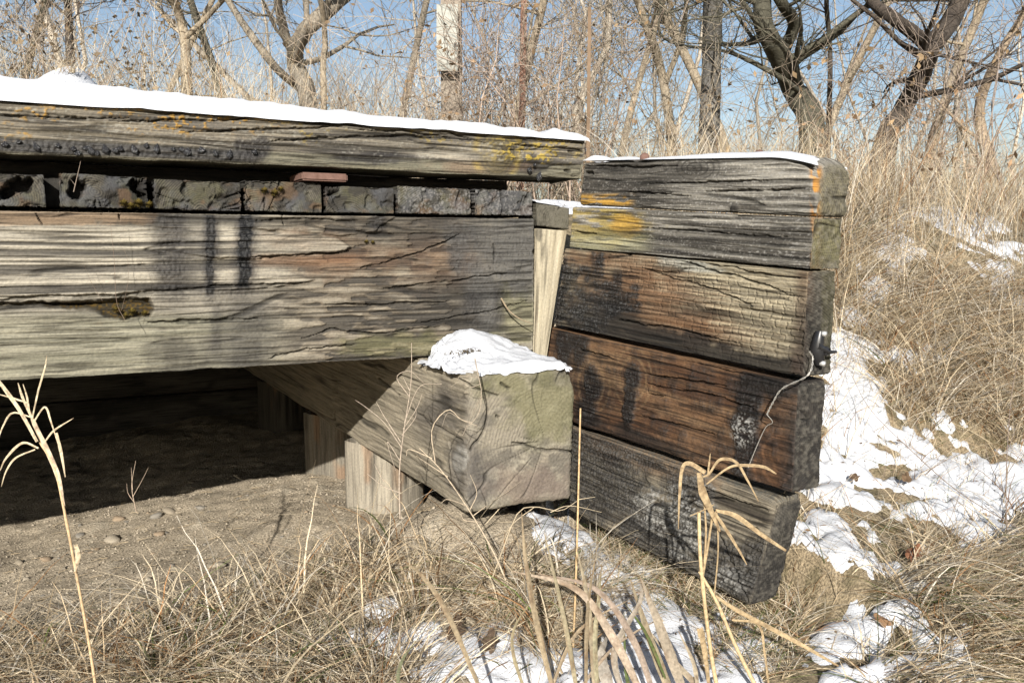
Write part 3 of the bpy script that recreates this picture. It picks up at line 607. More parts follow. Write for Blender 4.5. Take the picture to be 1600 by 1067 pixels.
# ---- the wing wall
WB = math.radians(7)
w_dir = np.array([.554, -.8325, 0]); w_n = np.array([-.8325 * math.cos(WB), -.554 * math.cos(WB), math.sin(WB)])
w_p0 = at_depth(905, 255, 2.72)
wing = empty('wing_wall', np.array([w_p0[0], w_p0[1], 0]), 'leaning timber wing wall of five stacked planks, stained black and rusty brown', 'retaining wall')
def WP(px, py): return on_plane(px, py, w_n, w_p0)
def plank_paint(k):
    def f(c):
        px, py = c['px'], c['py']; fr = c['front']; e = c['endw']; dd = 0 * px; tar = 0 * px
        n_ = fbm(px * .02, py * .05, seed=k + 20); sp = noise(c['l'] * 330, c['h'] * 330, c['d'] * 330, seed=k)
        if k in (0, 1):
            col = base_col(c, DARK * .75, np.array([.27, .255, .225]), .7)
            lines = ss(.35, .6, noise(c['l'] * 2.2, c['h'] * 150, seed=k + 3)); col = mixc(col, DARK * .6, (1 - lines) * fr * .5)
            col = mixc(col, [.34, .33, .31], ss(.60, .74, fbm(c['l'] * 170, c['h'] * 240, seed=5, o=3)) * fr * .6)
            col = mixc(col, DARK * .8, ragged(c, np.maximum(blob(px, py, 1000, 275, 120, 40) - .35, blob(px, py, 1140, 370, 150, 25) - .3), .6) * .5)
            lz = fbm(px * .05, py * .2, seed=8)
            if k == 0:
                m = box(px, py, 895, 304, 985, 322, 10, 4) * ss(.36, .5, lz); col = mixc(col, ORANGE, m * .8 * fr)
                kd = np.hypot(px - 1085, (py - 262) * 1.5); col = mixc(col, DARK * .5, ss(.2, .8, np.sin(kd * .7)) * (1 - ss(25, 50, kd)) * .55); dd = dd + .005 * (1 - ss(0, 40, kd)) * fr
                kd = np.hypot(px - 1147, py - 326); col = mixc(col, DARK * .6, (1 - ss(4, 9, kd)) * .8); dd = dd + .006 * (1 - ss(3, 9, kd)) * fr
            else:
                m = ragged(c, np.maximum(blob(px, py, 930, 345, 70, 34), blob(px, py, 975, 352, 25, 20)) - .05, .8, .06, .2) * ss(.3, .5, lz); col = mixc(col, YELLOW * .9, m * .62 * fr)
                m = ragged(c, blob(px, py, 975, 352, 22, 20), .6, .06, .2); col = mixc(col, ORANGE * .9, m * .6 * fr)
                col = mixc(col, [.30, .29, .17], box(px, py, 885, 362, 1010, 392, 20, 8) * .5)
            m = box(px, py, 1266, 262, 1284, 425, 5, 8) * ss(.36, .52, fbm(px * .1, py * .05, seed=15)) * (1.0 if k == 0 else .55); col = mixc(col, ORANGE * [1.1, .9, 1], m * .9)
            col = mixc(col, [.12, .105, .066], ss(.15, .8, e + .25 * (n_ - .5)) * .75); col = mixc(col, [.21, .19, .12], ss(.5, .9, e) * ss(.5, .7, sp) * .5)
            if k == 1: col = mixc(col, [.17, .16, .085], ss(.5, .9, e) * ragged(c, blob(px, py, 1292, 372, 30, 40), .5) * .5)
            ck = line_cracks(c, [(2, [(905, 258), (1000, 262), (1060, 258)]), (2, [(1100, 300), (1260, 296)]), (2.2, [(960, 300), (1080, 306)]), (4, [(914, 270), (922, 271)]), (2.4, [(895, 362), (930, 366)]), (1.8, [(1000, 356), (1240, 372)]), (1.8, [(1010, 288), (1200, 282)])], 2)
        elif k == 2:
            col = base_col(c, np.array([.10, .075, .05]), np.array([.34, .30, .225]), .8)
            brown = ragged(c, np.maximum.reduce([blob(px, py, 1010, 450, 110, 55, .25), blob(px, py, 1060, 500, 150, 40, .25) - .1, blob(px, py, 920, 405, 60, 20) - .2]) - .1, .9)
            col = mixc(col, np.array([.21, .112, .06]), brown * .72)
            pale = ragged(c, np.maximum(blob(px, py, 1170, 440, 130, 60, .25), blob(px, py, 1190, 500, 75, 50, .25)) - .1, .7)
            col = mixc(col, [.42, .37, .27], pale * .5 * (.5 + c['w']))
            col = mixc(col, [.36, .375, .35], ragged(c, blob(px, py, 1085, 415, 60, 14, .2) - .2, .4) * .6)
            lo = np.maximum.reduce([blob(px, py, 1080, 545, 190, 26, .24), blob(px, py, 1210, 575, 90, 24, .2), blob(px, py, 960, 500, 80, 30, .3) - .1])
            lo = ragged(c, lo - .1, .5); col = mixc(col, [.030, .026, .023], lo * .88)
            bl = np.maximum.reduce([blob(px, py, 900, 470, 50, 60), blob(px, py, 880, 440, 30, 40), blob(px, py, 950, 470, 50, 30) - .15])
            bl = ragged(c, bl - .02, .35); run = (1 - ss(7, 13, np.abs(px - 933 + .02 * (py - 390)))) * (1 - ss(425, 445, py)); rn2 = (1 - ss(5, 10, np.abs(px - 963))) * box(px, py, 950, 425, 975, 470)
            bl = np.maximum.reduce([bl, run, rn2 * .9]) * fr
            bl = bl * ss(-.1, .25, fbm(px * .06, py * .06, seed=41) - .3)
            col = mixc(col, TARC * 1.6, bl * .82); col = mixc(col, [.13, .13, .13], bl * ss(.56, .72, sp) * .8); tar = bl * .7
            cb = cubes(c, .030, .017, 3, .06) * ragged(c, np.maximum(blob(px, py, 1150, 500, 140, 60, .2), blob(px, py, 1060, 440, 160, 40, .2) - .2), .5) * fr
            ag = cubes(c, .022, .016, 8, .12) * bl * .6
            dd = -.004 * cb - .005 * ag + .003 * bl; c['crack'] = np.maximum(c['crack'], np.maximum(cb * .6, ag))
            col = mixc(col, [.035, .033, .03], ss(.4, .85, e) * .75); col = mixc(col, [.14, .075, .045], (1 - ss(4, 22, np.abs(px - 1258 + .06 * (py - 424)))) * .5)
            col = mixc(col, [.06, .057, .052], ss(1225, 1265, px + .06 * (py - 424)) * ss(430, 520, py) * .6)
            col = mixc(col, [.16, .15, .085], ss(.5, .9, e) * ragged(c, np.maximum(blob(px, py, 1300, 460, 16, 50), blob(px, py, 1296, 530, 12, 40)), .6) * .5)
            ck = line_cracks(c, [(2.2, [(960, 392), (1040, 400), (1110, 422), (1200, 446), (1255, 470)]), (2, [(1000, 420), (1100, 448), (1180, 480)]), (2, [(960, 500), (1060, 515), (1160, 540)]), (1.8, [(1040, 400), (1180, 425), (1255, 436)]), (2.2, [(1050, 402), (1080, 412)])], 3)
        elif k == 3:
            col = base_col(c, np.array([.075, .043, .026]), np.array([.225, .132, .075]), .9)
            band = ss(.4, .7, noise(c['l'] * 1.8, c['h'] * 42 + 2 * c['n1'], seed=9)); col = mixc(col, np.array([.30, .20, .12]), band * ragged(c, np.maximum(blob(px, py, 1060, 640, 170, 60, .3), blob(px, py, 940, 560, 60, 30)), .6) * .55)
            col = mixc(col, RED * .7, ragged(c, np.maximum(blob(px, py, 960, 650, 90, 30, .25), blob(px, py, 1080, 600, 120, 30, .2) - .1), .6) * .6)
            bl = np.maximum.reduce([blob(px, py, 922, 600, 19, 34), blob(px, py, 988, 592, 13, 26), blob(px, py, 916, 645, 22, 40) - .1, (1 - ss(3, 13, np.abs(px - 985 + .1 * (py - 600) + 14 * (fbm(py * .05, seed=93) - .5)))) * box(px, py, 950, 600, 1010, 665, 8, 24) - .2,
                                    blob(px, py, 905, 545, 16, 45), (1 - ss(5, 27, np.abs(px - 1168 + .05 * (py - 600) + 26 * (fbm(py * .03, px * .01, seed=91) - .5)) / (.45 + 1.1 * fbm(py * .04, seed=92, o=4)))) * box(px, py, 1130, 590, 1210, 740, 12, 34) - .12, blob(px, py, 885, 530, 25, 50), blob(px, py, 1185, 600, 60, 25, .25) - .2])
            bl = ragged(c, bl - .10, .7, .07, .04, amp=1.0) * fr
            halo = 0 * px
            for x, y in ((922, 600), (988, 592)): kd = np.hypot(px - x, (py - y) * .6); halo = np.maximum(halo, (1 - ss(22, 48, kd)) * ss(.2, .8, np.sin(kd * .7)))
            col = mixc(col, [.28, .19, .11], halo * .5 * fr)
            kd = np.hypot(px - 1215, (py - 720) * .8); wh = ss(.1, .9, np.sin(kd * .5 + 9 * c['n2'] + 5 * c['mid2'])) * (1 - ss(40, 75, kd)); col = mixc(col, [.20, .095, .05], wh * .4); col = mixc(col, RED * .5, (1 - wh) * (1 - ss(30, 60, kd)) * .5)
            col = mixc(col, TARC * 1.5, bl * .86); col = mixc(col, [.10, .10, .10], bl * ss(.58, .72, sp) * .7); tar = bl * .75
            ws = ss(.56, .66, noise(c['l'] * 220, c['h'] * 220, seed=31)) * np.clip(blob(px, py, 1160, 672, 24, 32) * 2.2, 0, 1); col = mixc(col, WHITE, ws * .9 * fr)
            dd = .005 * bl + .003 * bl * (sp - .5) + .002 * ws
            lo = ragged(c, np.maximum(blob(px, py, 1230, 600, 70, 24) - .1, blob(px, py, 1000, 690, 100, 20, .35) - .3), .6); col = mixc(col, [.03, .025, .022], lo * .7)
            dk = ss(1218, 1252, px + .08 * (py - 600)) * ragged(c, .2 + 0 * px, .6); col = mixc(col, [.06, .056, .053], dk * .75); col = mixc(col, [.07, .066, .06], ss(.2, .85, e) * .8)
            col = mixc(col, [.15, .14, .12], ss(.5, .9, e) * ss(.5, .7, fbm(c['h'] * 60, c['d'] * 60, seed=4)) * .5)
            ck = line_cracks(c, [(2.4, [(1005, 585), (1060, 592), (1140, 604)]), (2, [(1010, 600), (1130, 622), (1180, 640)]), (2, [(1000, 650), (1120, 680)]), (2.2, [(905, 545), (960, 560)]), (1.8, [(1060, 560), (1180, 590)]), (2, [(1010, 605), (1012, 615), (1040, 618)])], 3)
        else:
            col = base_col(c, np.array([.095, .08, .062]), np.array([.30, .265, .205]), .8)
            br = ragged(c, blob(px, py, 1010, 715, 120, 30, .33) - .05, .7); col = mixc(col, [.22, .14, .085], br * .6)
            bl = np.maximum.reduce([blob(px, py, 945, 745, 80, 70, .3), blob(px, py, 900, 720, 40, 60), blob(px, py, 1040, 830, 120, 50, .45) - .1, blob(px, py, 1140, 900, 70, 60) - .05, blob(px, py, 1060, 760, 50, 30, .3) - .2])
            bl = ragged(c, bl - .02, .5) * fr
            col = mixc(col, [.040, .038, .036], bl * .74); col = mixc(col, [.115, .112, .108], bl * ss(.52, .7, sp) * .8); tar = bl * .45
            wz = fbm(px * .07, py * .07, seed=33)
            gl = ragged(c, np.maximum.reduce([blob(px, py, 1055, 800, 60, 55), blob(px, py, 1015, 775, 25, 25), blob(px, py, 1150, 905, 45, 28) - .1, blob(px, py, 1070, 850, 40, 25)]) - .15, .4) * fr
            col = mixc(col, [.20, .195, .18], gl * ss(.40, .5, wz) * .7)
            ws = ss(.58, .66, noise(c['l'] * 190, c['h'] * 190, seed=32)) * gl; col = mixc(col, WHITE, ws * .6)
            dd = .004 * (sp - .5) * bl * 2 + .003 * gl * ss(.4, .5, wz) - .004 * cubes(c, .024, .018, 5, .1) * bl * .5
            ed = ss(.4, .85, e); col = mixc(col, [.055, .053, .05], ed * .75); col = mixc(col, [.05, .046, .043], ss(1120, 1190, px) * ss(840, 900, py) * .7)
            topm = ss(.4, .9, -c['dirv'][:, 1]) ; col = mixc(col, [.14, .14, .13], topm * ss(.4, .6, sp) * .7)
            dd = dd - .02 * ss(.10, 0, c['h']) * ss(.80, .93, c['l']) * .0
            ck = line_cracks(c, [(2, [(1080, 760), (1200, 800)]), (2, [(960, 690), (1090, 735)]), (1.8, [(1090, 790), (1190, 830)]), (2.2, [(1120, 830), (1150, 900), (1170, 945)])], 3)
        dd = dd - .011 * ck; c['crack'] = np.maximum(c['crack'], ck)
        eg = ss(.3, .9, e); rl = ss(.55, .9, .5 + .5 * np.sin(np.hypot(c['h'] - c['H'] * [.9, .2, 1.2, .3, .6][k], c['d'] + .05) / .0062 * 2 * math.pi + 5 * c['n2']))
        col = col * (1 - eg * (.38 * rl + .30 * ss(.35, .7, fbm(c['h'] * 60, c['d'] * 60, seed=k + 3, o=5))))[:, None]; col = mixc(col, [.20, .185, .155], eg * ss(.45, .75, fbm(c['h'] * 120, c['d'] * 120, seed=k + 13, o=5)) * .5)
        dd = dd - eg * (.0022 * rl + .008 * (fbm(c['h'] * 30, c['d'] * 30, seed=k + 6, o=3) - .5))
        if k == 0:                                             # the worn round upper corner at the free end
            t = ss(.55, 1, c['l'] / c['L']); cx = np.clip((c['l'] - (c['L'] - .085)) / .085, 0, 1)
            dd = dd - 0
        return col, tar, dd
    return f
wq = [[(908, 251), (1284, 241), (1274, 340), (899, 323)], [(893, 322), (1273, 338), (1266, 423), (887, 388)], [(882, 387), (1265, 422), (1256, 592), (864, 508)],
      [(850, 509), (1246, 597), (1236, 775), (846, 648)], [(848, 653), (1214, 782), (1166, 952), (846, 782)]]
dep_w = np.array([.8325, .554, 0.0])
off_w = [.006, 0.0, -.004, .004, .010]
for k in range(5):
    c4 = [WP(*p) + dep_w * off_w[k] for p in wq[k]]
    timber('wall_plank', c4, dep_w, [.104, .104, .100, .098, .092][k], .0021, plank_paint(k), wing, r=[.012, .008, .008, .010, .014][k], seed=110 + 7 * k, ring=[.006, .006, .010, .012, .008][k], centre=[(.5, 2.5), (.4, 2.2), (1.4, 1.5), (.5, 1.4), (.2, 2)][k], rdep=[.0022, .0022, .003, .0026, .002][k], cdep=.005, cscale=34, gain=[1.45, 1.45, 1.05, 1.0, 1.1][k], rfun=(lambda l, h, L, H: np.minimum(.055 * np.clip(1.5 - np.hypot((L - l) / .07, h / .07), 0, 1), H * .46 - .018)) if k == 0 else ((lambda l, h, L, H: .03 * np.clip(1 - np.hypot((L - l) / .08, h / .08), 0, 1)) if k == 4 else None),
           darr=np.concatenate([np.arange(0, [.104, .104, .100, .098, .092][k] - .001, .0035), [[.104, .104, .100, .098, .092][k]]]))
# pale spacer board and block in the gap
def paint_board(c):
    col = base_col(c, np.array([.36, .31, .225]), np.array([.50, .45, .345]), .3)
    col = mixc(col, DARK, ragged(c, blob(c['px'], c['py'], 842, 366, 6, 12), .5) * .6)
    c['relief'] = .4; return col, 0 * c['l'], 0 * c['l']
pb = lambda x, y, b: on_plane(x, y, B, BR(0, b, 0))
timber('spacer_board', [pb(839, 357, .02), pb(887, 361, .02), pb(853, 575, .02), pb(832, 575, .02)], B, .06, .003, paint_board, wing, axis=1, r=.004, gain=.98, sidek=.4, seed=160, ring=.011, centre=(.5, 3), rdep=.001)
def paint_block(c):
    col = base_col(c, DARK * .8, DARK * 2.2); return mixc(col, GREEN * .6, c['n1'] * .4), 0 * c['l'], 0 * c['l']
timber('spacer_block', [pb(837, 316, .012), pb(891, 324, .012), pb(890, 360, .012), pb(838, 354, .012)], B, .12, .003, paint_block, wing, axis=2, r=.006, seed=165, ring=.007)
# bolt heads on the top plank
for px, py in ((985, 244), (1163, 240)):
    p = WP(px, py) + dep_w * .055; tb = Tubes(); tb.add([p - Z * .02, p + Z * .004, p + Z * .010, p + Z * .013], [.014, .014, .009, .001], (.1, .1, .1), 10)
    o = tb.build('bolt_head', M_RUST, wing)

# ------------------------------------------------------------------ ground
def terrain(x, y):
    a = A[0] * x + A[1] * y; b = B[0] * x + B[1] * y - D0
    low = -.03 + .20 * np.exp(-(((a - .98) / .30) ** 2 + ((b + .12) / .34) ** 2)) - .16 * (1 - ss(-.6, .9, a)) * ss(-.6, 1.2, b)
    low = low + .05 * np.exp(-(((a - 1.30) / .25) ** 2 + ((b + .55) / .4) ** 2)) - .30 * (1 - ss(.2, 1.5, y))
    farb = ss(3.0, 4.15, b); low = low + (1.07 - low) * farb
    lefta = 1 - ss(-5.6, -4.2, a); low = low + (1.0 - low) * lefta * ss(-2.5, .2, b)
    bank = np.interp(b, [-6, -1.4, -.9, -.5, -.1, .3, .8, 1.4, 4, 60], [-.2, .0, .07, .18, .48, .80, 1.02, 1.10, 1.05, 1.05])
    bank = bank + .07 * ss(2.2, 3.6, a) * ss(-1.2, -.2, b)
    awing = np.where(b < .05, 1.515 - .11 * b, 1.32)
    k = ss(0, .10, a - awing)
    z = low + (bank - low) * k
    rr = np.hypot(x, y - 3)
    z = z + (fbm(x * 1.7, y * 1.7, seed=2) - .5) * .10 * np.clip(ss(.0, 1.6, rr) + .2, 0, 1) + (fbm(x * 9, y * 9, seed=4) - .5) * .03
    return z
def axis_pts(lo, hi, f0, f1, res, far):
    core = np.arange(f0, f1, res); left = f0 - np.geomspace(res, f0 - lo, 40)[::-1]; right = f1 + np.geomspace(res, hi - f1, 40)
    return np.concatenate([left, core, right])
gx = axis_pts(-400, 400, -2.4, 2.9, .0145, 0); gy = axis_pts(-60, 900, 1.35, 4.7, .0145, 0)
GX, GY = np.meshgrid(gx, gy, indexing='ij'); GZ = terrain(GX, GY)
peb = fbm(GX * 40, GY * 40, seed=3); peb2 = noise(GX * 24, GY * 24, seed=9)
near = ((GX > -2.4) & (GX < 2.9) & (GY > 1.35) & (GY < 4.7)).astype(float)
GZ = GZ + near * (.012 * (peb - .5) * (.4 + 1.2 * ss(.4, .65, fbm(GX * 4, GY * 4, seed=8))) + .006 * ss(.72, .88, peb2))
nx, ny = GX.shape
idx = np.arange(nx * ny).reshape(nx, ny)
Fg = np.stack([idx[:-1, :-1], idx[1:, :-1], idx[1:, 1:], idx[:-1, 1:]], -1).reshape(-1, 4)
Vg = np.stack([GX, GY, GZ], -1).reshape(-1, 3)
t = fbm(GX * 3, GY * 3, seed=5).ravel(); t2 = fbm(GX * 30, GY * 30, seed=6, o=3).ravel()
gcol = np.array([.34, .285, .21])[None] * (.75 + .5 * t)[:, None] * (.75 + .5 * t2)[:, None]
gcol = mixc(gcol, [.40, .35, .27], ss(.72, .88, peb2).ravel() * .5)
ga = (A[0] * GX + A[1] * GY).ravel(); gb = (B[0] * GX + B[1] * GY - D0).ravel()
litter = np.clip(ss(1.45, 1.6, ga) + ss(3.8, 4.6, gb) + (1 - ss(-.95, -.6, gb + .25 * (t - .5))), 0, 1)     # turf and thatch away from the bare dirt
gcol = mixc(gcol, np.array([.27, .21, .13]), litter * .8); gcol = mixc(gcol, [.06, .055, .025], litter * ss(.5, .65, t2) * .6)
tag(mesh_obj('ground', Vg, Fg, M_DIRT, None, gcol), kind='structure')

# ------------------------------------------------------------------ snow
def snow_patch(name, P0, TH, mat=M_SNOW, label=None, cat='snow', kind=None, rim=-.004):
    """P0 (n,m,3) resting surface, TH (n,m) thickness field; only where it is above zero."""
    n, m = TH.shape
    TH = np.asarray(TH); V = P0 + Z[None, None] * np.maximum(TH, -.05)[..., None]
    idx = np.arange(n * m).reshape(n, m)
    Fq = np.stack([idx[:-1, :-1], idx[1:, :-1], idx[1:, 1:], idx[:-1, 1:]], -1).reshape(-1, 4)
    keep = (TH.ravel()[Fq] > rim).any(1); Fq = Fq[keep]
    uq, inv = np.unique(Fq, return_inverse=True); Fq = inv.reshape(-1, 4); V = V.reshape(-1, 3)[uq]
    a_, b_, c_ = V[Fq[0, 0]], V[Fq[0, 1]], V[Fq[0, 2]]
    if np.cross(b_ - a_, c_ - a_)[2] < 0: Fq = Fq[:, ::-1]
    o = mesh_obj(name, V, Fq, mat)
    return tag(o, label, cat if kind is None else None, None, kind)
def lens(m, t): return np.where(m > 0, t * (1 - np.exp(-m * 5)), m * .10)   # steep, rounded rim
# on the ground
sx = np.arange(-1.2, 3.6, .0125); sy = np.arange(1.45, 5.2, .0125)
SX, SY = np.meshgrid(sx, sy, indexing='ij'); SZ = terrain(SX, SY)
spx, spy, sdep = project(np.stack([SX, SY, SZ], -1).reshape(-1, 3)); spx = spx.reshape(SX.shape); spy = spy.reshape(SX.shape)
fields = [(1330, 640, 62, 110, .15), (1330, 740, 75, 75, 0), (1500, 770, 150, 62, .12), (1590, 760, 90, 45, 0), (1300, 880, 62, 95, 0), (1330, 980, 95, 70, 0), (1440, 1010, 60, 25, 0), (1420, 690, 60, 24, 0),
          (1320, 575, 40, 40, 0), (1410, 560, 60, 18, 0), (1480, 665, 22, 18, 0), (1390, 395, 34, 32, .5), (1365, 460, 22, 18, 0), (1400, 340, 26, 22, 0), (1570, 425, 18, 14, 0), (1450, 930, 50, 14, 0), (1420, 1050, 120, 26, 0), (1340, 500, 30, 14, 0),
          (880, 840, 40, 34, .7), (935, 905, 40, 34, .8), (985, 940, 52, 48, .6), (1040, 1020, 80, 60, .3), (1140, 1040, 70, 36, 0), (760, 1000, 75, 26, .1), (700, 990, 40, 22, 0), (820, 1045, 120, 26, 0), (470, 1012, 34, 20, -.5), (610, 952, 26, 12, 0), (395, 1035, 24, 10, 0), (600, 1010, 30, 14, 0), (545, 1000, 22, 12, 0)]
m = np.full(SX.shape, -1.0)
for x, y, rx, ry, an in fields: m = np.maximum(m, blob(spx, spy, x, y, rx, ry, an))
rag = .0 + (fbm(SX * 7, SY * 7, seed=14, o=4) - .53) * 2.2 + (fbm(SX * 24, SY * 24, seed=15, o=4) - .52) * 2.7
m = np.where(m > -.9, m + rag, -1)
sa = A[0] * SX + A[1] * SY; sb = B[0] * SX + B[1] * SY - D0
_q = np.maximum(np.abs(sb + .40) - .50, np.abs(sa - 1.50 + .11 * sb) - .11); m = np.minimum(m, np.maximum(_q * 14 + .5 * (fbm(SX * 24, SY * 24, seed=15) - .5), -1))         # not under the wing wall
upper = (fbm(SX * 3.5, SY * 3.5, seed=17, o=4) - .67) * 4 + (fbm(SX * 20, SY * 20, seed=16) - .5) * 1.0
m = np.maximum(m, np.where((sa > 1.75) & (sb > .0), np.minimum(upper, 1.0), -1))
TH = lens(m * .45, .028) + np.where(m > 0, .010 * (fbm(SX * 16, SY * 16, seed=18) - .5), 0)
GTH = TH.copy()
snow_patch('ground_snow', np.stack([SX, SY, SZ + .004], -1), TH, kind='stuff', rim=-.025)
# on the curb and the deck
aa = np.arange(-2.9, 1.475, .011); bb = np.concatenate([np.arange(-.012, .30, .008), np.linspace(.31, 3.9, 60)])
AA, BB = np.meshgrid(aa, bb, indexing='ij')
mound = .10 * np.exp(-(((AA - .06) / .11) ** 2 + ((BB - .55) / .18) ** 2)) + .09 * (1 - ss(-.2, .75, AA)) * ss(.15, .7, BB) + .05 * np.exp(-(((AA - .42) / .15) ** 2 + ((BB - .55) / .2) ** 2))
onc = 1 - ss(.17, .22, BB)
rest = np.where(BB < .20, 1.248, 1.085 + .12 * (1 - ss(.20, .34, BB)))
thk = np.interp(AA, [-3, -.2, .3, .8, 1.1, 1.25, 1.32, 1.36, 1.44, 1.475], [.045, .05, .036, .022, .022, .015, .002, .024, .016, -.01]) + .022 * (fbm(AA * 9, BB * 9, seed=21) - .5) + .008 * (fbm(AA * 40, BB * 40, seed=22) - .5)
edge = ss(-.012, .03, BB); thc = np.where(thk > 0, thk * np.sqrt(np.clip(edge, 0, 1)), thk)
thc = thc - .014 * (1 - ss(-.014, -.002, BB + .012 * (fbm(AA * 14, seed=23) - .5))) 
deck_th = .035 + .145 * (1 - ss(-.05, .55, AA)) + mound + .06 * (fbm(AA * 4, BB * 4, seed=24) - .5) + .02 * (fbm(AA * 18, BB * 18, seed=25) - .5)
tot = np.where(BB < .20, thc + rest, np.maximum(rest + deck_th * ss(.20, .34, BB) + np.maximum(thk, 0) * (1 - ss(.20, .34, BB)), 1.0))
DKA, DKB, DKZ = aa, bb, tot
Pc = A[None, None] * AA[..., None] + B[None, None] * (BB[..., None] + D0) + Z * 1.248
THc = np.where(BB < .20, thc, tot - 1.248); THc = np.where((BB > .19) & (AA > 1.25), -1.0, THc)
snow_patch('deck_snow', Pc, THc, kind='stuff', rim=-.2)
# on the free end of the square cap
aa = np.arange(.87, 1.25, .006); bb = np.arange(-.36, .0, .006); AA, BB = np.meshgrid(aa, bb, indexing='ij')
Pc = A[None, None] * AA[..., None] + B[None, None] * (BB[..., None] + D0) + Z * .589
cpx, cpy, _ = project(Pc.reshape(-1, 3)); cpx = cpx.reshape(AA.shape); cpy = cpy.reshape(AA.shape)
m = np.maximum.reduce([blob(cpx, cpy, 752, 561, 76, 20), blob(cpx, cpy, 810, 570, 52, 12) + .1, blob(cpx, cpy, 840, 572, 40, 10)]) + (fbm(AA * 40, BB * 40, seed=3, o=3) - .5) * .7
m = np.minimum(m, (BB + .336) * 45 + .5 * (fbm(AA * 60, seed=6) - .5)); m = np.minimum(m, (1.215 - AA) * 40)
mt = .072 * np.clip(1 - np.abs(AA - 1.03) / .20, 0, 1) ** .7 * ss(-.30, -.02, BB) ** .8 + .016
th = lens(m, 1.0) * np.where(m > 0, mt, .3) + np.where(m > 0, .020 * (fbm(AA * 24, BB * 24, seed=5, o=2) - .5), 0)
snow_patch('snow_clump', Pc, th, label='lumpy clump of snow lying on the square timber end', cat='snow')
# on the wing wall's top and the little block
def strip_snow(name, p0, p1, wid, t, dvec, prof, label, seed):
    n, mm = 150, 18; s = np.linspace(0, 1, n); q = np.linspace(0, 1, mm); S, Q = np.meshgrid(s, q, indexing='ij')
    P = p0[None, None] * (1 - S[..., None]) + p1[None, None] * S[..., None] + np.asarray(dvec)[None, None] * (Q[..., None] * wid)
    pr = np.interp(S, *prof) + .25 * (fbm(S * 20, Q * 3, seed=seed) - .5)
    if name == 'snow_ridge': P = P - Z[None, None] * (.020 * np.clip((S - .84) / .16, 0, 1)[..., None] ** 1.7)
    th = t * pr * np.sqrt(np.clip(4 * Q * (1 - Q), 0, 1)) - .002
    return snow_patch(name, P, th, label=label, cat='snow')
strip_snow('snow_ridge', WP(908, 250) + dep_w * .004, WP(1276, 243) + dep_w * .004, .110, .022, dep_w, ([0, .03, .06, .11, .15, .20, .24, .28, .34, .6, .85, .96, 1], [.2, .9, -.4, -.5, .5, .6, .1, -.4, .35, .75, .8, .45, -.8]), 'thin strip of snow along the top edge of the wing wall', 4)
pbk = pb(838, 315, .015); pbk2 = pb(874, 321, .015)
strip_snow('snow_patch', pbk, pbk2, .11, .012, B, ([0, .1, .8, 1], [.6, 1, .9, -.4]), 'little shaded snow patch on the dark block beside the stringer end', 9)

cr_v, cr_n = [], 0
for (x, y, b_, z_, sp_n, r_) in ((726, 551, -.20, .633, 70, .022), (762, 546, -.12, .648, 45, .016), (800, 552, -.10, .636, 25, .03), (180, 120, .5, 0, 0, 0)):
    for i in range(sp_n):
        c = BR(0, b_, z_); q = on_plane(x, y, B, c); q = q + A * random.gauss(0, r_) + Z * random.gauss(.004, .0035) - B * .006
        s_ = random.uniform(.0012, .004); e = np.array([random.gauss(0, 1) for _ in range(3)]); e /= np.linalg.norm(e); g_ = np.cross(e, [.2, -1, .3]); g_ /= np.linalg.norm(g_)
        cr_v += [q - e * s_ * 1.5, q + g_ * s_ * .6, q + e * s_ * 1.5, q - g_ * s_ * .6]; cr_n += 1
tag(mesh_obj('snow_grit', np.array(cr_v), np.arange(cr_n * 4).reshape(-1, 4), M_LEAF, None, np.tile([[.07, .055, .035]], (cr_n * 4, 1)), smooth=False), kind='stuff')
# moss cushions
def moss(name, pts, label):
    V = []; Fq = []; n = 0
    for (c, r) in pts:
        for i in range(1300):
            d = np.array([random.gauss(0, 1), random.gauss(0, 1), random.gauss(0, 1)]); d /= np.linalg.norm(d)
            base = c + d * np.array([1, .6, .7]) * r * random.uniform(.35, .95) * (.75 + .5 * math.sin(d[0] * 7) * math.cos(d[2] * 6)); tip = base + d * r * .18 + Z * .001
            s = np.cross(d, [0.3, .2, .9]); s /= np.linalg.norm(s); s *= r * .07
            V += [base - s, base + s, tip]; Fq.append((n, n + 1, n + 2)); n += 3
    o = mesh_obj(name, np.array(V), np.array(Fq), M_MOSS, smooth=False); return tag(o, label, 'moss')
f = lambda x, y, b=-.002: on_plane(x, y, B, BR(0, b, 0))
moss('moss_cushion', [(f(192, 318), .013), (f(215, 318), .016), (f(232, 320), .012), (f(203, 322), .012)], 'green-brown moss cushion at the bottom of the second deck plank')
moss('moss_cushion', [(f(412, 298), .012), (f(428, 302), .014), (f(438, 296), .010)], 'brown moss tuft on the deck plank left of the rusty plate')
moss('moss_cushion', [(f(572, 378, .0), .008), (f(582, 379, .0), .007)], 'small moss tuft tucked behind the splintered flake on the stringer')
moss('moss_cushion', [(f(180, 484, .012), .012), (f(205, 488, .014), .014), (f(225, 490, .012), .011), (f(195, 494, .014), .011)], 'ochre moss filling the rotten pocket in the stringer')

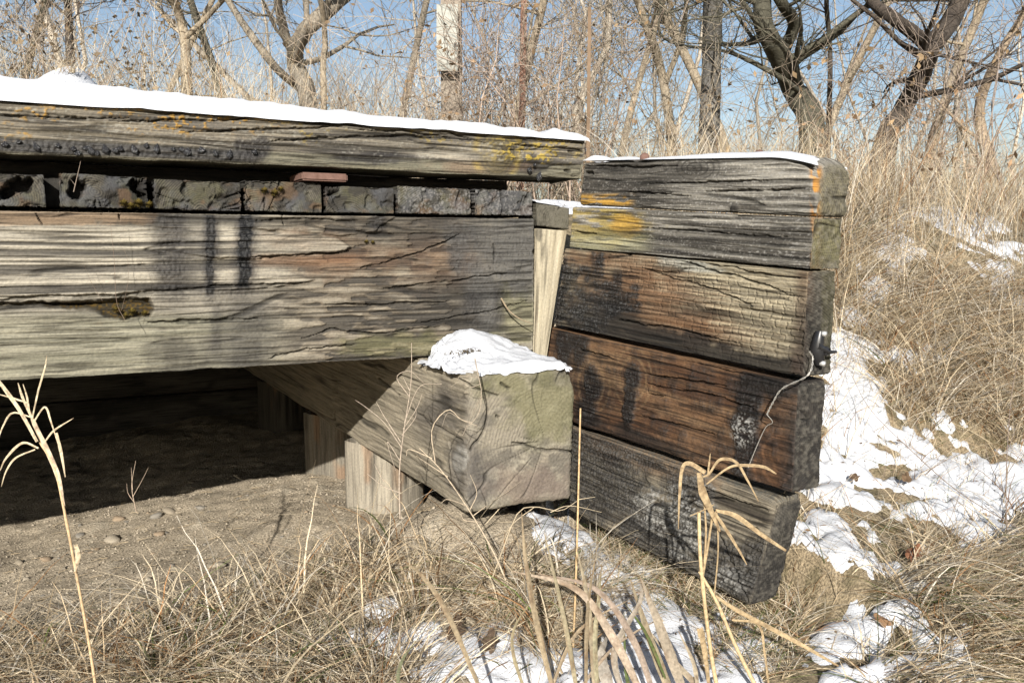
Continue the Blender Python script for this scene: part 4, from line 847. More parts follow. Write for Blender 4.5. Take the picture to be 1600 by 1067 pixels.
# ------------------------------------------------------------------ stones
import bmesh
def stone_mesh(seed, sub):
    bm = bmesh.new(); bmesh.ops.create_icosphere(bm, subdivisions=sub, radius=1)
    for v in bm.verts:
        k = float(noise(np.array([v.co.x * 1.4]), np.array([v.co.y * 1.4]), np.array([v.co.z * 1.4]), seed)[0])
        v.co *= .65 + .7 * k
        v.co.z *= .62
    me = bpy.data.meshes.new('stone'); bm.to_mesh(me); bm.free()
    for p in me.polygons: p.use_smooth = sub > 1
    c = np.array([[.26, .22, .165], [.32, .275, .21], [.21, .19, .16], [.27, .205, .14]][seed % 4])
    ca = me.attributes.new('tint', 'FLOAT_COLOR', 'POINT'); ca.data.foreach_set('color', np.tile(np.append(c, 1), len(me.vertices)).astype(np.float32))
    me.materials.append(M_STONE); return me
sm = [stone_mesh(s, 2) for s in range(8)]
big = [(265, 520, 15), (175, 845, 20), (245, 808, 16), (185, 812, 14), (385, 1, 0), (60, 993, 24), (110, 990, 20), (125, 838, 11), (72, 875, 14), (30, 880, 10), (340, 885, 20), (315, 795, 12), (250, 835, 13), (530, 800, 9), (585, 785, 13), (572, 790, 9), (150, 860, 10), (300, 755, 10)]
big = [b for b in big if b[2]]
def ground_hit(px, py):
    r = ray(px, py); tt = np.linspace(.8, 7, 900); P = EYE[None] + r[None] * tt[:, None]
    below = P[:, 2] < terrain(P[:, 0], P[:, 1]); i = int(np.argmax(below)); return P[i]
def put_stone(p, s, k, name='stone', label=None, group=None):
    o = bpy.data.objects.new(name, sm[k % 8]); COL.objects.link(o)
    o.location = p + Z * s * .22; o.scale = (s * random.uniform(.85, 1.3), s, s * random.uniform(.7, 1)); o.rotation_euler = (random.uniform(-.3, .3), random.uniform(-.3, .3), random.uniform(0, 6))
    return tag(o, label, 'stone', group)
for i, (px, py, w) in enumerate(big[:]):
    if py < 700: py = 800
    p = ground_hit(px, py); put_stone(p, w / 2 / F_PX * p[1] * 1.25, i, 'stone', 'larger rounded tan stone half sunk in the bare dirt', 'larger stones in the bare dirt')
n = 0
while n < 190:
    px = random.uniform(-10, 620); py = random.uniform(745, 1000)
    if py < 830 - .19 * px + 8 and px < 500: continue
    if random.random() > .25 + .75 * math.exp(-((py - 830 + .15 * px) / 60) ** 2): continue
    p = ground_hit(px, py); s = random.uniform(.0035, .0085) * (1.5 if random.random() < .12 else 1)
    put_stone(p, s, random.randrange(8), 'pebble', 'small pebble lying on the bare dirt by the shadow edge', 'pebbles scattered on the bare dirt'); n += 1
# finer gravel, one object
gv, gf, gc = [], [], []; k0 = 0
tet = np.array([[1, 0, -.5], [-.5, .87, -.5], [-.5, -.87, -.5], [0, 0, .8]]); tf = np.array([[0, 1, 3], [1, 2, 3], [2, 0, 3]])
for i in range(5200):
    px = random.uniform(-40, 740); py = random.uniform(720, 1040)
    a_ = np.array([px, py]); y = random.uniform(1.7, 3.6); x = (px - 800) / F_PX * y; z = float(terrain(np.array([x]), np.array([y]))[0])
    a1 = A[0] * x + A[1] * y; b1 = B[0] * x + B[1] * y - D0
    if a1 > 1.35 or b1 < -.9: continue
    s = random.uniform(.0012, .0042) * (1.9 if random.random() < .08 else 1); th = random.uniform(0, 6); c, q = math.cos(th), math.sin(th)
    T = tet * s * np.array([random.uniform(.8, 1.5), random.uniform(.7, 1.2), random.uniform(.6, 1)]); T = np.stack([T[:, 0] * c - T[:, 1] * q, T[:, 0] * q + T[:, 1] * c, T[:, 2]], 1) + np.array([x, y, z + .004])
    gv.append(T); gf.append(tf + k0); k0 += 4; gc.append(np.tile(np.array([.27, .23, .175]) * random.uniform(.5, 1.35), (4, 1)))
tag(mesh_obj('gravel', np.concatenate(gv), np.concatenate(gf), M_STONE, None, np.concatenate(gc), smooth=False), kind='stuff')
tb = Tubes()                                                # bits of straw and twig lying about on the soil
for i in range(420):
    y = random.uniform(1.75, 3.4); x = random.uniform(-.62, .0) * y; a1 = A[0] * x + A[1] * y; b1 = B[0] * x + B[1] * y - D0
    if a1 > 1.3: continue
    th = random.uniform(0, 6.28); ln = random.uniform(.01, .055); q = np.array([[x, y], [x + math.cos(th) * ln * .5, y + math.sin(th) * ln * .5], [x + math.cos(th + .3) * ln, y + math.sin(th + .3) * ln]])
    z = terrain(q[:, 0], q[:, 1]) + np.array([.006, .009, .007]); tb.add(np.column_stack([q, z]), [.0011, .0010, .0005], np.array([.42, .33, .21]) * random.uniform(.4, 1.1), 3)
tag(tb.build('straw_litter', M_STONE), kind='stuff')

# ------------------------------------------------------------------ grass
STRAW = np.array([.72, .60, .42]); STRAW2 = np.array([.54, .42, .27]); GREY_ST = np.array([.66, .60, .50]); GREENB = np.array([.10, .13, .035]); RUSSET = np.array([.30, .16, .07])
def blades(base, h, az, lean, curve, width, col, nseg=4, droop=0.0, face=None, rng=RNG):
    n = len(base); t = np.linspace(0, 1, nseg + 1)[None, :]
    hd = np.stack([np.cos(az), np.sin(az), 0 * az], 1)
    out = (lean[:, None] * t + curve[:, None] * t ** 2) * h[:, None]
    up = h[:, None] * (t - droop * t ** 2.5 if np.isscalar(droop) else t - droop[:, None] * t ** 2.5) * np.sqrt(np.clip(1 - (lean * .5) ** 2, .1, 1))[:, None]
    wig = (rng.random((n, nseg + 1, 3)) - .5) * (h * .035)[:, None, None] * t[..., None]
    P = base[:, None, :] + hd[:, None, :] * out[..., None] + Z[None, None] * up[..., None] + wig
    fa = rng.random(n) * math.pi if face is None else face
    side = np.stack([np.cos(fa), np.sin(fa), (rng.random(n) - .5) * .6], 1)
    wt = width[:, None] * (1 - .82 * t ** 1.6)
    V = np.stack([P - side[:, None] * wt[..., None] / 2, P + side[:, None] * wt[..., None] / 2], 2)   # n, seg+1, 2, 3
    i0 = (np.arange(n) * (nseg + 1) * 2)[:, None] + np.arange(nseg)[None] * 2
    Fq = np.stack([i0, i0 + 1, i0 + 3, i0 + 2], -1).reshape(-1, 4)
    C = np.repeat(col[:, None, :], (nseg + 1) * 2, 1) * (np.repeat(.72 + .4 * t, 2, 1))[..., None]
    return V.reshape(-1, 3), Fq, C.reshape(-1, 3)
def palette(n, w, rng=RNG):
    P = np.stack([STRAW, STRAW2, GREY_ST, GREENB, RUSSET]); k = rng.choice(5, n, p=np.array(w) / sum(w))
    return P[k] * (.65 + .6 * rng.random((n, 1)))
def join_mesh(name, parts, mat, kind='stuff', **kw):
    V = []; Fq = []; C = []; n = 0
    for v, f_, c in parts: V.append(v); Fq.append(f_ + n); C.append(c); n += len(v)
    return tag(mesh_obj(name, np.concatenate(V), np.concatenate(Fq), mat, None, np.concatenate(C)), kind=kind, **kw)
def scatter(n, x0, x1, y0, y1, dens, rng=RNG):
    out = []; tot = 0
    while tot < n:
        x = rng.uniform(x0, x1, n * 2); y = rng.uniform(y0, y1, n * 2); z = terrain(x, y); P = np.stack([x, y, z], 1)
        px, py, dp = project(P); a = A[0] * x + A[1] * y; b = B[0] * x + B[1] * y - D0
        k = rng.random(n * 2) < np.clip(dens(px, py, a, b, x, y), 0, 1)
        out.append(P[k]); tot += int(k.sum())
        if len(out) > 60: break
    return np.concatenate(out)[:n]
U = lambda n, a, b: RNG.uniform(a, b, n)
def offwall(a, b): return 1 - ((b > -1.0) & (b < .1) & (a > 1.36 - .11 * b) & (a < 1.64 - .11 * b))
# foreground, lower left and centre: thin tangled dry grass
def d1(px, py, a, b, x, y):
    f = np.maximum.reduce([blob(px, py, 420, 1035, 250, 110) + .15, blob(px, py, 560, 950, 130, 95) + .1, blob(px, py, 60, 1085, 190, 60) + .2, blob(px, py, 690, 930, 90, 90) - .1, blob(px, py, 850, 960, 110, 110) - .05])
    return ss(-.1, .5, f + (fbm(x * 4, y * 4, seed=3) - .5) * 1.2) * (b < -.02) * (a < 1.36 - .11 * b)
def on_snow(P):
    i = np.clip(((P[:, 0] - sx[0]) / .0125).round().astype(int), 0, len(sx) - 1); j = np.clip(((P[:, 1] - sy[0]) / .0125).round().astype(int), 0, len(sy) - 1)
    return GTH[i, j] * ((P[:, 0] > sx[0]) & (P[:, 0] < sx[-1]) & (P[:, 1] > sy[0]) & (P[:, 1] < sy[-1]))
def clumps(K, dens, box_, per, spread, hr, wr, pal, lean, curve, droop, bias=None, seg=6):
    c = scatter(K, *box_, dens); c = c[(on_snow(c) < .008) | (RNG.random(len(c)) < .3)]; K = len(c); k = RNG.integers(per[0], per[1], K); own = np.repeat(np.arange(K), k); n = len(own)
    off = RNG.normal(0, 1, (n, 2)) * spread * RNG.uniform(.5, 1.5, K)[own][:, None]
    P = c[own].copy(); P[:, :2] += off; P[:, 2] = terrain(P[:, 0], P[:, 1]) - .004
    hh = RNG.uniform(*hr, K)[own] * RNG.uniform(.45, 1.15, n)
    caz = RNG.uniform(0, 6.28, K)[own] if bias is None else RNG.normal(bias, .7, K)[own]
    az = np.where(RNG.random(n) < .6, caz + RNG.normal(0, .45, n), np.arctan2(off[:, 1], off[:, 0]) + RNG.normal(0, .5, n))
    tone = RNG.uniform(.5, 1.25, K)[own][:, None]
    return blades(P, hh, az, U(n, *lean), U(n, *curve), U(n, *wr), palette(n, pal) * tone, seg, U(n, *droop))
BX = (-1.9, .6, 1.35, 2.6)
g1 = clumps(150, d1, BX, (14, 34), .020, (.10, .24), (.0018, .0048), [5, 3, 2, 1.0, 1.2], (.2, 1.0), (.1, 1.3), (.1, .75))
g1b = clumps(60, d1, BX, (5, 12), .03, (.2, .36), (.0022, .0055), [5, 2.5, 2, .3, .6], (.0, .6), (.1, .9), (.1, .6), seg=7)
p = scatter(2600, *BX, d1); n = len(p); p[:, 2] += .006
g1c = blades(p, U(n, .05, .20), U(n, 0, 6.28), U(n, .85, 1.5), U(n, -.2, .3), U(n, .0015, .0045), palette(n, [4, 4, 2, .2, 1.5]) * .8, 4, .9)
p = scatter(1300, *BX, d1); n = len(p)
g1d = blades(p, U(n, .04, .15), U(n, 0, 6.28), U(n, .1, 1.2), U(n, -.2, 1.3), U(n, .0010, .0024), palette(n, [5, 3, 2, .25, 1]), 4, .25)
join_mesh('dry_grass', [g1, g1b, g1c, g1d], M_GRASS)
# darker green and brown turf under the wing wall's foot
def d2(px, py, a, b, x, y):
    f = np.maximum.reduce([blob(px, py, 1070, 930, 110, 60, .4), blob(px, py, 1210, 980, 70, 70), blob(px, py, 1180, 1030, 90, 40), blob(px, py, 1240, 975, 25, 30), blob(px, py, 1000, 880, 70, 40, .5)])
    return ss(-.05, .4, f + (fbm(x * 5, y * 5, seed=6) - .5) * .8) * (b < .0)
p = scatter(3600, .1, 1.2, 1.4, 2.6, d2); n = len(p)
g2 = blades(p, U(n, .035, .10), U(n, 0, 6.28), U(n, .2, 1.4), U(n, 0, 1), U(n, .0014, .003), palette(n, [3, 3, 1.5, 2.2, 1]), 4, .3)
# right foreground: heavy combed mats
def d3(px, py, a, b, x, y):
    f = np.maximum.reduce([blob(px, py, 1500, 930, 140, 60, .15), blob(px, py, 1560, 1010, 130, 75), blob(px, py, 1450, 1060, 120, 40) - .1, blob(px, py, 1590, 880, 70, 60)])
    return ss(0, .35, f + (fbm(x * 5, y * 5, seed=8) - .5) * .7)
p = scatter(3400, .6, 2.2, 1.4, 2.9, d3); n = len(p)
g3 = blades(p, U(n, .06, .16), RNG.normal(-.4, .9, n), U(n, .7, 1.7), U(n, .1, 1.0), U(n, .0014, .0036), palette(n, [4, 3.5, 2, 1.3, 1]), 4, .35)
g3b = clumps(70, d3, (.6, 2.2, 1.4, 2.9), (12, 26), .022, (.14, .30), (.0020, .0052), [4, 3, 2, .9, 1], (.4, 1.2), (.2, 1.2), (.3, .9), bias=-.5, seg=7)
# tangled tussocks on the bank
def d4(px, py, a, b, x, y):
    f = np.maximum.reduce([blob(px, py, 1490, 610, 130, 85), blob(px, py, 1560, 520, 120, 90), blob(px, py, 1450, 500, 110, 70), blob(px, py, 1340, 410, 60, 130) - .1, blob(px, py, 1590, 660, 60, 60)])
    return ss(-.1, .35, f + (fbm(x * 3, y * 3, seed=9) - .5) * .9) * (a > 1.62)
g4b = clumps(150, d4, (.8, 3.6, 2.1, 4.8), (14, 34), .03, (.22, .50), (.0022, .0055), [4, 3.5, 2.5, .1, 1], (.2, 1.1), (.2, 1.4), (.3, 1.0), seg=7)
p = scatter(4200, .8, 3.6, 2.1, 4.8, d4); n = len(p)
g4 = blades(p, U(n, .10, .30), U(n, 0, 6.28), U(n, .3, 1.5), U(n, .1, 1.3), U(n, .0016, .0042), palette(n, [4, 3.5, 2.5, .15, 1.2]), 5, .4)
def dbase(px, py, a, b, x, y): return ((a > 1.60 - .11 * b) | (b < -.95) & (a > 1.25)) * (b < .5) * (.25 + .75 * ss(.4, .6, fbm(x * 5, y * 5, seed=29)))
p = scatter(9500, .2, 3.2, 1.4, 4.4, dbase); p = p[(on_snow(p) < .006) | (RNG.random(len(p)) < .10)]; n = len(p)
g2b = blades(p, U(n, .02, .09), U(n, 0, 6.28), U(n, .3, 1.5), U(n, 0, 1), U(n, .0014, .003), palette(n, [2.5, 3, 2, 1.2, 1.6]), 3, .3)
def d4b(px, py, a, b, x, y): return ss(-.2, .3, d4(px, py, a, b, x, y) - .35 + (fbm(x * 2.2, y * 2.2, seed=19) - .5)) * .5 + .05 * (a > 1.62) * (b > -.5)
join_mesh('turf_grass', [g2, g3, g3b, g2b], M_GRASS)
def d4c(px, py, a, b, x, y): return (a > 1.7) * (b > -.45) * ss(.4, .58, fbm(x * 3.5, y * 3.5, seed=61))
p = scatter(2200, .8, 3.8, 2.1, 5.0, d4c); n = len(p)
g4c = blades(p, U(n, .16, .52), U(n, 0, 6.28), U(n, 0, .45), U(n, 0, .7), U(n, .0014, .0036), palette(n, [4, 2.5, 4, 0, 1.2]) * RNG.uniform(.6, 1.2, (n, 1)), 5, .15)
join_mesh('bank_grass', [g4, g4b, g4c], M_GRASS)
# sparse wisps poking through the snow
def d5(px, py, a, b, x, y): return (a > 1.6) * (b < .4) * ss(.42, .6, fbm(x * 6, y * 6, seed=23)) * (px > 1230)
p = scatter(3800, .5, 2.6, 1.5, 3.6, d5); n = len(p)
p5 = p; g5 = blades(p, U(n, .05, .18), U(n, 0, 6.28), U(n, .1, 1.2), U(n, 0, 1.0), U(n, .0012, .0026), palette(n, [2, 2.5, 2, 1.2, 2]), 4, .3)
join_mesh('grass_wisps', [g5], M_GRASS)
# crumbs of leaf and stem lying on the snow
m_ = 1500; ii = RNG.integers(0, SX.size, m_ * 6); ii = ii[(GTH.ravel()[ii] > .004) & (fbm(SX.ravel()[ii] * 8, SY.ravel()[ii] * 8, seed=33) > .47)][:m_]; m_ = len(ii)
P = np.stack([SX.ravel()[ii], SY.ravel()[ii], SZ.ravel()[ii] + GTH.ravel()[ii] + .007], 1); sz = RNG.uniform(.0015, .0075, m_) * RNG.uniform(.4, 1.3, m_)
e1 = np.stack([RNG.normal(0, 1, m_), RNG.normal(0, 1, m_), RNG.normal(0, .25, m_)], 1); e1 /= np.linalg.norm(e1, axis=1)[:, None]; e2 = np.stack([-e1[:, 1], e1[:, 0], RNG.normal(0, .5, m_)], 1)
Vq = np.stack([P - e1 * sz[:, None] * 1.6, P + e2 * sz[:, None] * .45 + Z * .002, P + e1 * sz[:, None] * 1.6, P - e2 * sz[:, None] * .45], 1).reshape(-1, 3)
tag(mesh_obj('leaf_litter', Vq, np.arange(m_ * 4).reshape(-1, 4), M_LEAF, None, np.repeat(np.array([[.13, .085, .05]]) * RNG.uniform(.4, 2.2, (m_, 1)), 4, 0), smooth=False), kind='stuff')
for a_k, b_k, lab in ((.045, .47, 'small straw tuft poking out of the deck snow at the far left'), (.235, .50, 'small straw tuft poking out of the deck snow right of the other')):
    n = 60; c = BR(a_k, b_k, DKZ[int(np.argmin(np.abs(DKA - a_k))), int(np.argmin(np.abs(DKB - b_k)))]); p = c[None] + RNG.normal(0, 1, (n, 3)) * [.022, .022, 0] - Z * .008
    v = blades(p, U(n, .03, .075), U(n, 0, 6.28), U(n, .2, 1.0), U(n, .1, .9), U(n, .0012, .003), palette(n, [4, 3, 3, .3, 1]), 4, .3)
    tag(mesh_obj('straw_tuft', v[0], v[1], M_GRASS, None, v[2]), lab, 'grass tuft')
# standing tall grass on the bank and along the far side of the road
def d6(px, py, a, b, x, y): return (a > 1.50) * (b > .25) * (.35 + .65 * ss(.35, .6, fbm(x * 1.5, y * 1.5, seed=25)))
p = scatter(8500, .6, 5.5, 2.9, 7.5, d6); n = len(p)
g6 = blades(p, U(n, .18, .66), U(n, 0, 6.28), U(n, 0, .45), U(n, 0, .6), U(n, .0018, .0044), palette(n, [4, 3, 3.5, 0, 1.2]) * (.6 + .5 * fbm(p[:, 0] * 2.5, p[:, 1] * 2.5, seed=41))[:, None], 5, .12)
def d7(px, py, a, b, x, y): return (b > 4.15) * (.3 + .7 * ss(.4, .6, fbm(x * .9, y * .9, seed=26)))
p = scatter(11500, -6, 6, 4.5, 9, d7); n = len(p)
g7 = blades(p, U(n, .6, 1.85) * np.where(p[:, 0] > .8, .62, 1.0), U(n, 0, 6.28), U(n, 0, .40), U(n, 0, .6), U(n, .003, .0075), palette(n, [5, 2, 3.5, 0, .8]), 5, .10)
join_mesh('tall_grass', [g6], M_GRASS); join_mesh('far_grass', [g7], M_GRASS)

# ------------------------------------------------------------------ trees
def rvec(s=1.0): v = np.array([random.gauss(0, 1) for _ in range(3)]); return v / np.linalg.norm(v) * s
def grow(tb, p, d, length, r, level, maxl, col, up=.15, dens=1.0):
    n = 5 if level < 2 else 4
    pts = [p]; dd = d / np.linalg.norm(d); rad = [r]
    for i in range(n):
        dd = dd + rvec(.22 + .05 * level) + Z * up * .3; dd /= np.linalg.norm(dd)
        pts.append(pts[-1] + dd * length / n); rad.append(max(r * (1 - .75 * (i + 1) / n), .0018))
    tb.add(np.array(pts), rad, np.asarray(col) * random.uniform(.8, 1.2), 4 if level < 2 else 3)
    if level < maxl:
        for k in range(int(random.uniform(3, 6) * dens)):
            i = random.randint(1, n); q = pts[i]
            ax = rvec(); nd = dd * .6 + ax * .9 + Z * up
            grow(tb, q, nd, length * random.uniform(.4, .72), max(rad[i] * .62, .0022), level + 1, maxl, col, up, dens)
def tree(name, depth, stems, label, col, group=None, seed=0, kids=7, klen=(.7, 1.6), maxl=3, up=.12, lowest=.25, root=None):
    random.seed(seed)
    tr = Tubes(); cr = Tubes(); b0 = None
    for si, st in enumerate(stems):
        pts = np.array([at_depth(x, y, depth + .25 * math.sin(i * 1.7 + si)) for i, (x, y, w) in enumerate(st)])
        rad = np.array([w / 2 / F_PX * depth for _, _, w in st])
        if si == 0:
            z0 = float(terrain(pts[:1, 0], pts[:1, 1])[0]) - .1
            if pts[0, 2] > z0: pts = np.vstack([[pts[0, 0], pts[0, 1], z0], pts]); rad = np.append(rad[0] * 1.15, rad)
            b0 = np.array([pts[0, 0], pts[0, 1], z0 + .1])
        # carry on above the frame and taper out
        e = pts[-1] - pts[-2]; e /= np.linalg.norm(e)
        ext = [pts[-1] + e * .8 * (j + 1) + rvec(.15 * (j + 1)) + Z * .15 * j for j in range(3)]
        pts = np.vstack([pts, ext]); rad = np.append(rad, rad[-1] * np.array([.8, .55, .25]))
        m = len(pts) * 6; sp = smooth_path(pts, m); sr = np.interp(np.linspace(0, len(pts) - 1, m), np.arange(len(pts)), rad)
        cc = np.asarray(col)[None] * (.7 + .6 * fbm(np.arange(m) * .45, seed=seed + si))[:, None]
        tr.add(sp, sr, cc, 10, .10, seed)
        for k in range(kids):
            i = int(random.uniform(lowest, .97) * (m - 1)); ax = rvec(); ax[2] = abs(ax[2]) * .5
            grow(cr, sp[i], ax + Z * up, random.uniform(*klen), max(sr[i] * .38, .006), 0, maxl, np.asarray(col) * 1.2, up)
    t = empty(name, b0, label, 'tree', group)
    tr.build('trunk', M_BARK, t); cr.build('crown', M_BARK, t)
    return t
BK_G = (.19, .165, .13); BK_D = (.06, .048, .038); BK_O = (.068, .063, .045); BK_T = (.26, .215, .155)
tree('bare_tree', 7.0, [[(482, 165, 27), (462, 100, 27), (468, 62, 24), (505, 22, 24), (570, -30, 21)], [(463, 95, 15), (443, 45, 14), (432, -30, 11)], [(470, 140, 13), (430, 105, 12), (385, 45, 11), (335, -25, 8)], [(462, 90, 10), (478, 40, 9), (480, -20, 8)]], 'many-stemmed bare tree behind the snowy curb with one thick limb leaning right', BK_G, seed=3, kids=6)
tree('bare_tree', 7.5, [[(1106, 255, 33), (1111, 130, 31), (1114, -40, 29)]], 'straight thick grey trunk rising behind the left half of the wing wall', (.115, .108, .097), seed=5, kids=5, klen=(.8, 1.5))
tree('bare_tree', 6.5, [[(1268, 200, 38), (1240, 140, 35), (1216, 85, 31), (1192, 35, 27), (1190, -40, 24)], [(1222, 85, 20), (1240, 38, 18), (1215, -5, 15), (1200, -50, 13)], [(1255, 150, 9), (1225, 125, 8), (1170, 95, 7), (1130, 80, 5)]], 'olive-grey forked tree with a bent trunk behind the right half of the wing wall', BK_O, seed=7, kids=7)
tree('bare_tree', 6.2, [[(1383, 225, 34), (1412, 170, 30), (1442, 110, 28), (1455, 75, 27), (1490, 25, 29), (1515, -40, 25)], [(1455, 85, 24), (1440, 62, 22), (1400, 32, 19), (1362, 2, 16), (1340, -40, 13)]], 'dark crooked tree forking in a wide Y above the right bank', BK_D, seed=9, kids=8)
tree('bare_tree', 6.5, [[(505, 120, 9), (508, 70, 9), (497, -20, 8)]], 'slim smooth stem just right of the many-stemmed tree', BK_T, seed=12, kids=3)
tree('bare_tree', 7.5, [[(292, 140, 17), (287, 50, 15), (262, -30, 12)], [(288, 60, 9), (330, 20, 8), (370, -30, 6)]], 'pale bare tree left of the many-stemmed tree, half hidden by stalks', BK_T, seed=14, kids=6)
tree('bare_tree', 7.0, [[(112, 130, 14), (108, 50, 12), (103, -30, 11)]], 'dark narrow trunk behind the brushy shrub at the left edge', BK_D, seed=16, kids=6)
tree('bare_tree', 8.0, [[(1050, 240, 15), (1035, 120, 14), (1010, 40, 12), (985, -30, 10)], [(1040, 130, 9), (1065, 60, 8), (1075, -20, 7)]], 'tan slanting tree just left of the thick grey trunk', BK_T, seed=18, kids=7)
tree('bare_tree', 7.2, [[(1295, 190, 8), (1297, 80, 7), (1292, -20, 7)]], 'thin dark upright stem between the two crooked trees', BK_D, seed=20, kids=4)
tree('bare_tree', 9.0, [[(1560, 300, 20), (1530, 180, 16), (1560, 90, 13), (1600, 20, 10)]], 'tangled tan tree at the right edge of the bank', (.26, .20, .14), seed=22, kids=8)
WOOD = ['slender bare tree of the wood farthest left, behind the leafy shrub', 'slender bare tree of the wood between the left shrubs and the pale forked tree', 'slender bare tree of the wood just left of the many-stemmed tree', 'slender bare tree of the wood between the many-stemmed tree and the pale board',
        'slender bare tree of the wood just right of the pale board', 'slender bare tree of the wood behind the gap between curb and wing wall', 'slender bare tree of the wood just right of the thick grey trunk', 'slender bare tree of the wood between the two crooked trees', 'slender bare tree of the wood just right of the dark crooked tree']
for i in range(9):
    random.seed(100 + i); x = 40 + i * 180 + random.uniform(-40, 40); w = random.uniform(8, 17); ln = random.uniform(-130, 130)
    tree('bare_tree', random.uniform(9, 13), [[(x, 250, w), (x + ln * .4, 120, w * .9), (x + ln, -30, w * .75)]], WOOD[i], random.choice([BK_G, BK_T, BK_O]), 'bare trees in the wood behind', seed=200 + i, kids=9, klen=(1.0, 2.2))
# the far wood, one mass of stems and twigs
random.seed(5); tb = Tubes()
for i in range(38):
    x = random.uniform(-16, 16); y = random.uniform(14, 26); r = random.uniform(.03, .10); h = random.uniform(5, 8); z = 1.0
    pts = [np.array([x, y, z])]
    for k in range(5): pts.append(pts[-1] + np.array([random.gauss(0, .32), random.gauss(0, .32), h / 5]))
    c = np.array([.34, .30, .245]) * random.uniform(.7, 1.3); tb.add(pts, np.linspace(r, r * .3, 6), c, 5)
    for k in range(30):
        j = random.uniform(.05, .95) * 5; q = pts[int(j)] + (pts[min(int(j) + 1, 5)] - pts[int(j)]) * (j % 1)
        grow(tb, q, rvec() + Z * .3, random.uniform(1, 2.4), .016, 2, 3, c, .12, 1.2)
tag(tb.build('far_wood', M_BARK), kind='stuff')
# brush: many-stemmed shrubs, some with dead leaves
def shrub(name, px, py, depth, w, h, ns, col, label, seed, leaves=0, leafcol=(.20, .13, .07), maxl=2, group=None):
    random.seed(seed); tb = Tubes(); c = at_depth(px, py, depth); c[2] = float(terrain(c[None, 0], c[None, 1])[0]) - .05
    for i in range(ns):
        p = c + np.array([random.uniform(-w, w), random.uniform(-.5, .5), 0]); d = Z + rvec(.35)
        grow(tb, p, d, h * random.uniform(.5, 1.0), random.uniform(.004, .009), 1, 1 + maxl, np.array(col) * 1.55 * random.uniform(.7, 1.3), .2)
    s = empty(name, c, label, 'shrub', group); tb.build('stems', M_BARK, s)
    if leaves:
        leaves = int(leaves * .55)
        V = np.concatenate(tb.V); k = RNG.choice(len(V), leaves); P = V[k] + RNG.normal(0, .02, (leaves, 3)); sz = RNG.uniform(.012, .030, leaves)
        e1 = RNG.normal(0, 1, (leaves, 3)); e1 /= np.linalg.norm(e1, axis=1)[:, None]; e2 = np.cross(e1, RNG.normal(0, 1, (leaves, 3))); e2 /= np.linalg.norm(e2, axis=1)[:, None]
        Vq = np.stack([P - e1 * sz[:, None], P + e2 * sz[:, None] * .5, P + e1 * sz[:, None], P - e2 * sz[:, None] * .5], 1).reshape(-1, 3)
        o = mesh_obj('dead_leaves', Vq, np.arange(leaves * 4).reshape(-1, 4), M_LEAF, s, np.repeat(np.array([leafcol]) * RNG.uniform(.5, 1.6, (leaves, 1)), 4, 0), smooth=False); o['kind'] = 'stuff'
    return s
shrub('brush_shrub', 40, 120, 6.0, .55, 1.7, 26, (.20, .16, .12), 'dense brown shrub with clinging dead leaves at the left edge', 31, 3200, (.17, .125, .075))
shrub('brush_shrub', 160, 130, 6.2, .35, 1.3, 16, (.22, .18, .14), 'twiggy grey shrub with a few leaves right of the leafy one', 32, 1300, (.22, .17, .11))
shrub('brush_shrub', 230, 130, 6.3, .3, .9, 10, (.26, .21, .16), 'low wispy shrub beside the end of the deck snow', 36, 500, (.24, .18, .11))
shrub('brush_shrub', 740, 210, 5.9, .5, 1.5, 30, (.20, .165, .13), 'tangled twiggy shrub around the foot of the pale board', 33, 700, (.24, .16, .09))
shrub('brush_shrub', 850, 215, 5.6, .45, 1.4, 28, (.18, .14, .11), 'dark twiggy shrub behind the right end of the curb', 34, 300, (.22, .15, .09))
shrub('brush_shrub', 620, 200, 6.4, .5, 1.2, 16, (.28, .22, .16), 'pale thin shrub left of the pale board', 35, 200, (.28, .2, .12))
shrub('brush_shrub', 960, 230, 6.3, .5, 1.7, 22, (.19, .16, .12), 'bushy thicket behind the gap between curb and wing wall', 37, 300, (.26, .18, .1))
shrub('brush_shrub', 1560, 300, 5.5, .5, 1.4, 16, (.16, .13, .11), 'dark sprawling shrub above the right bank', 38, 200, (.26, .18, .1))
shrub('brush_shrub', 1180, 240, 6.0, .6, 1.0, 8, (.17, .14, .11), 'grey twiggy shrub behind the middle of the wing wall top', 41, 200, (.24, .17, .1))
shrub('brush_shrub', 1340, 260, 5.6, .5, .9, 7, (.19, .15, .115), 'thin brown shrub between the two crooked trees', 42, 200, (.26, .18, .1))
shrub('brush_shrub', 1460, 330, 4.8, .5, .7, 8, (.20, .15, .11), 'sparse russet brush standing in the tall bank grass', 43, 150, (.26, .17, .1))
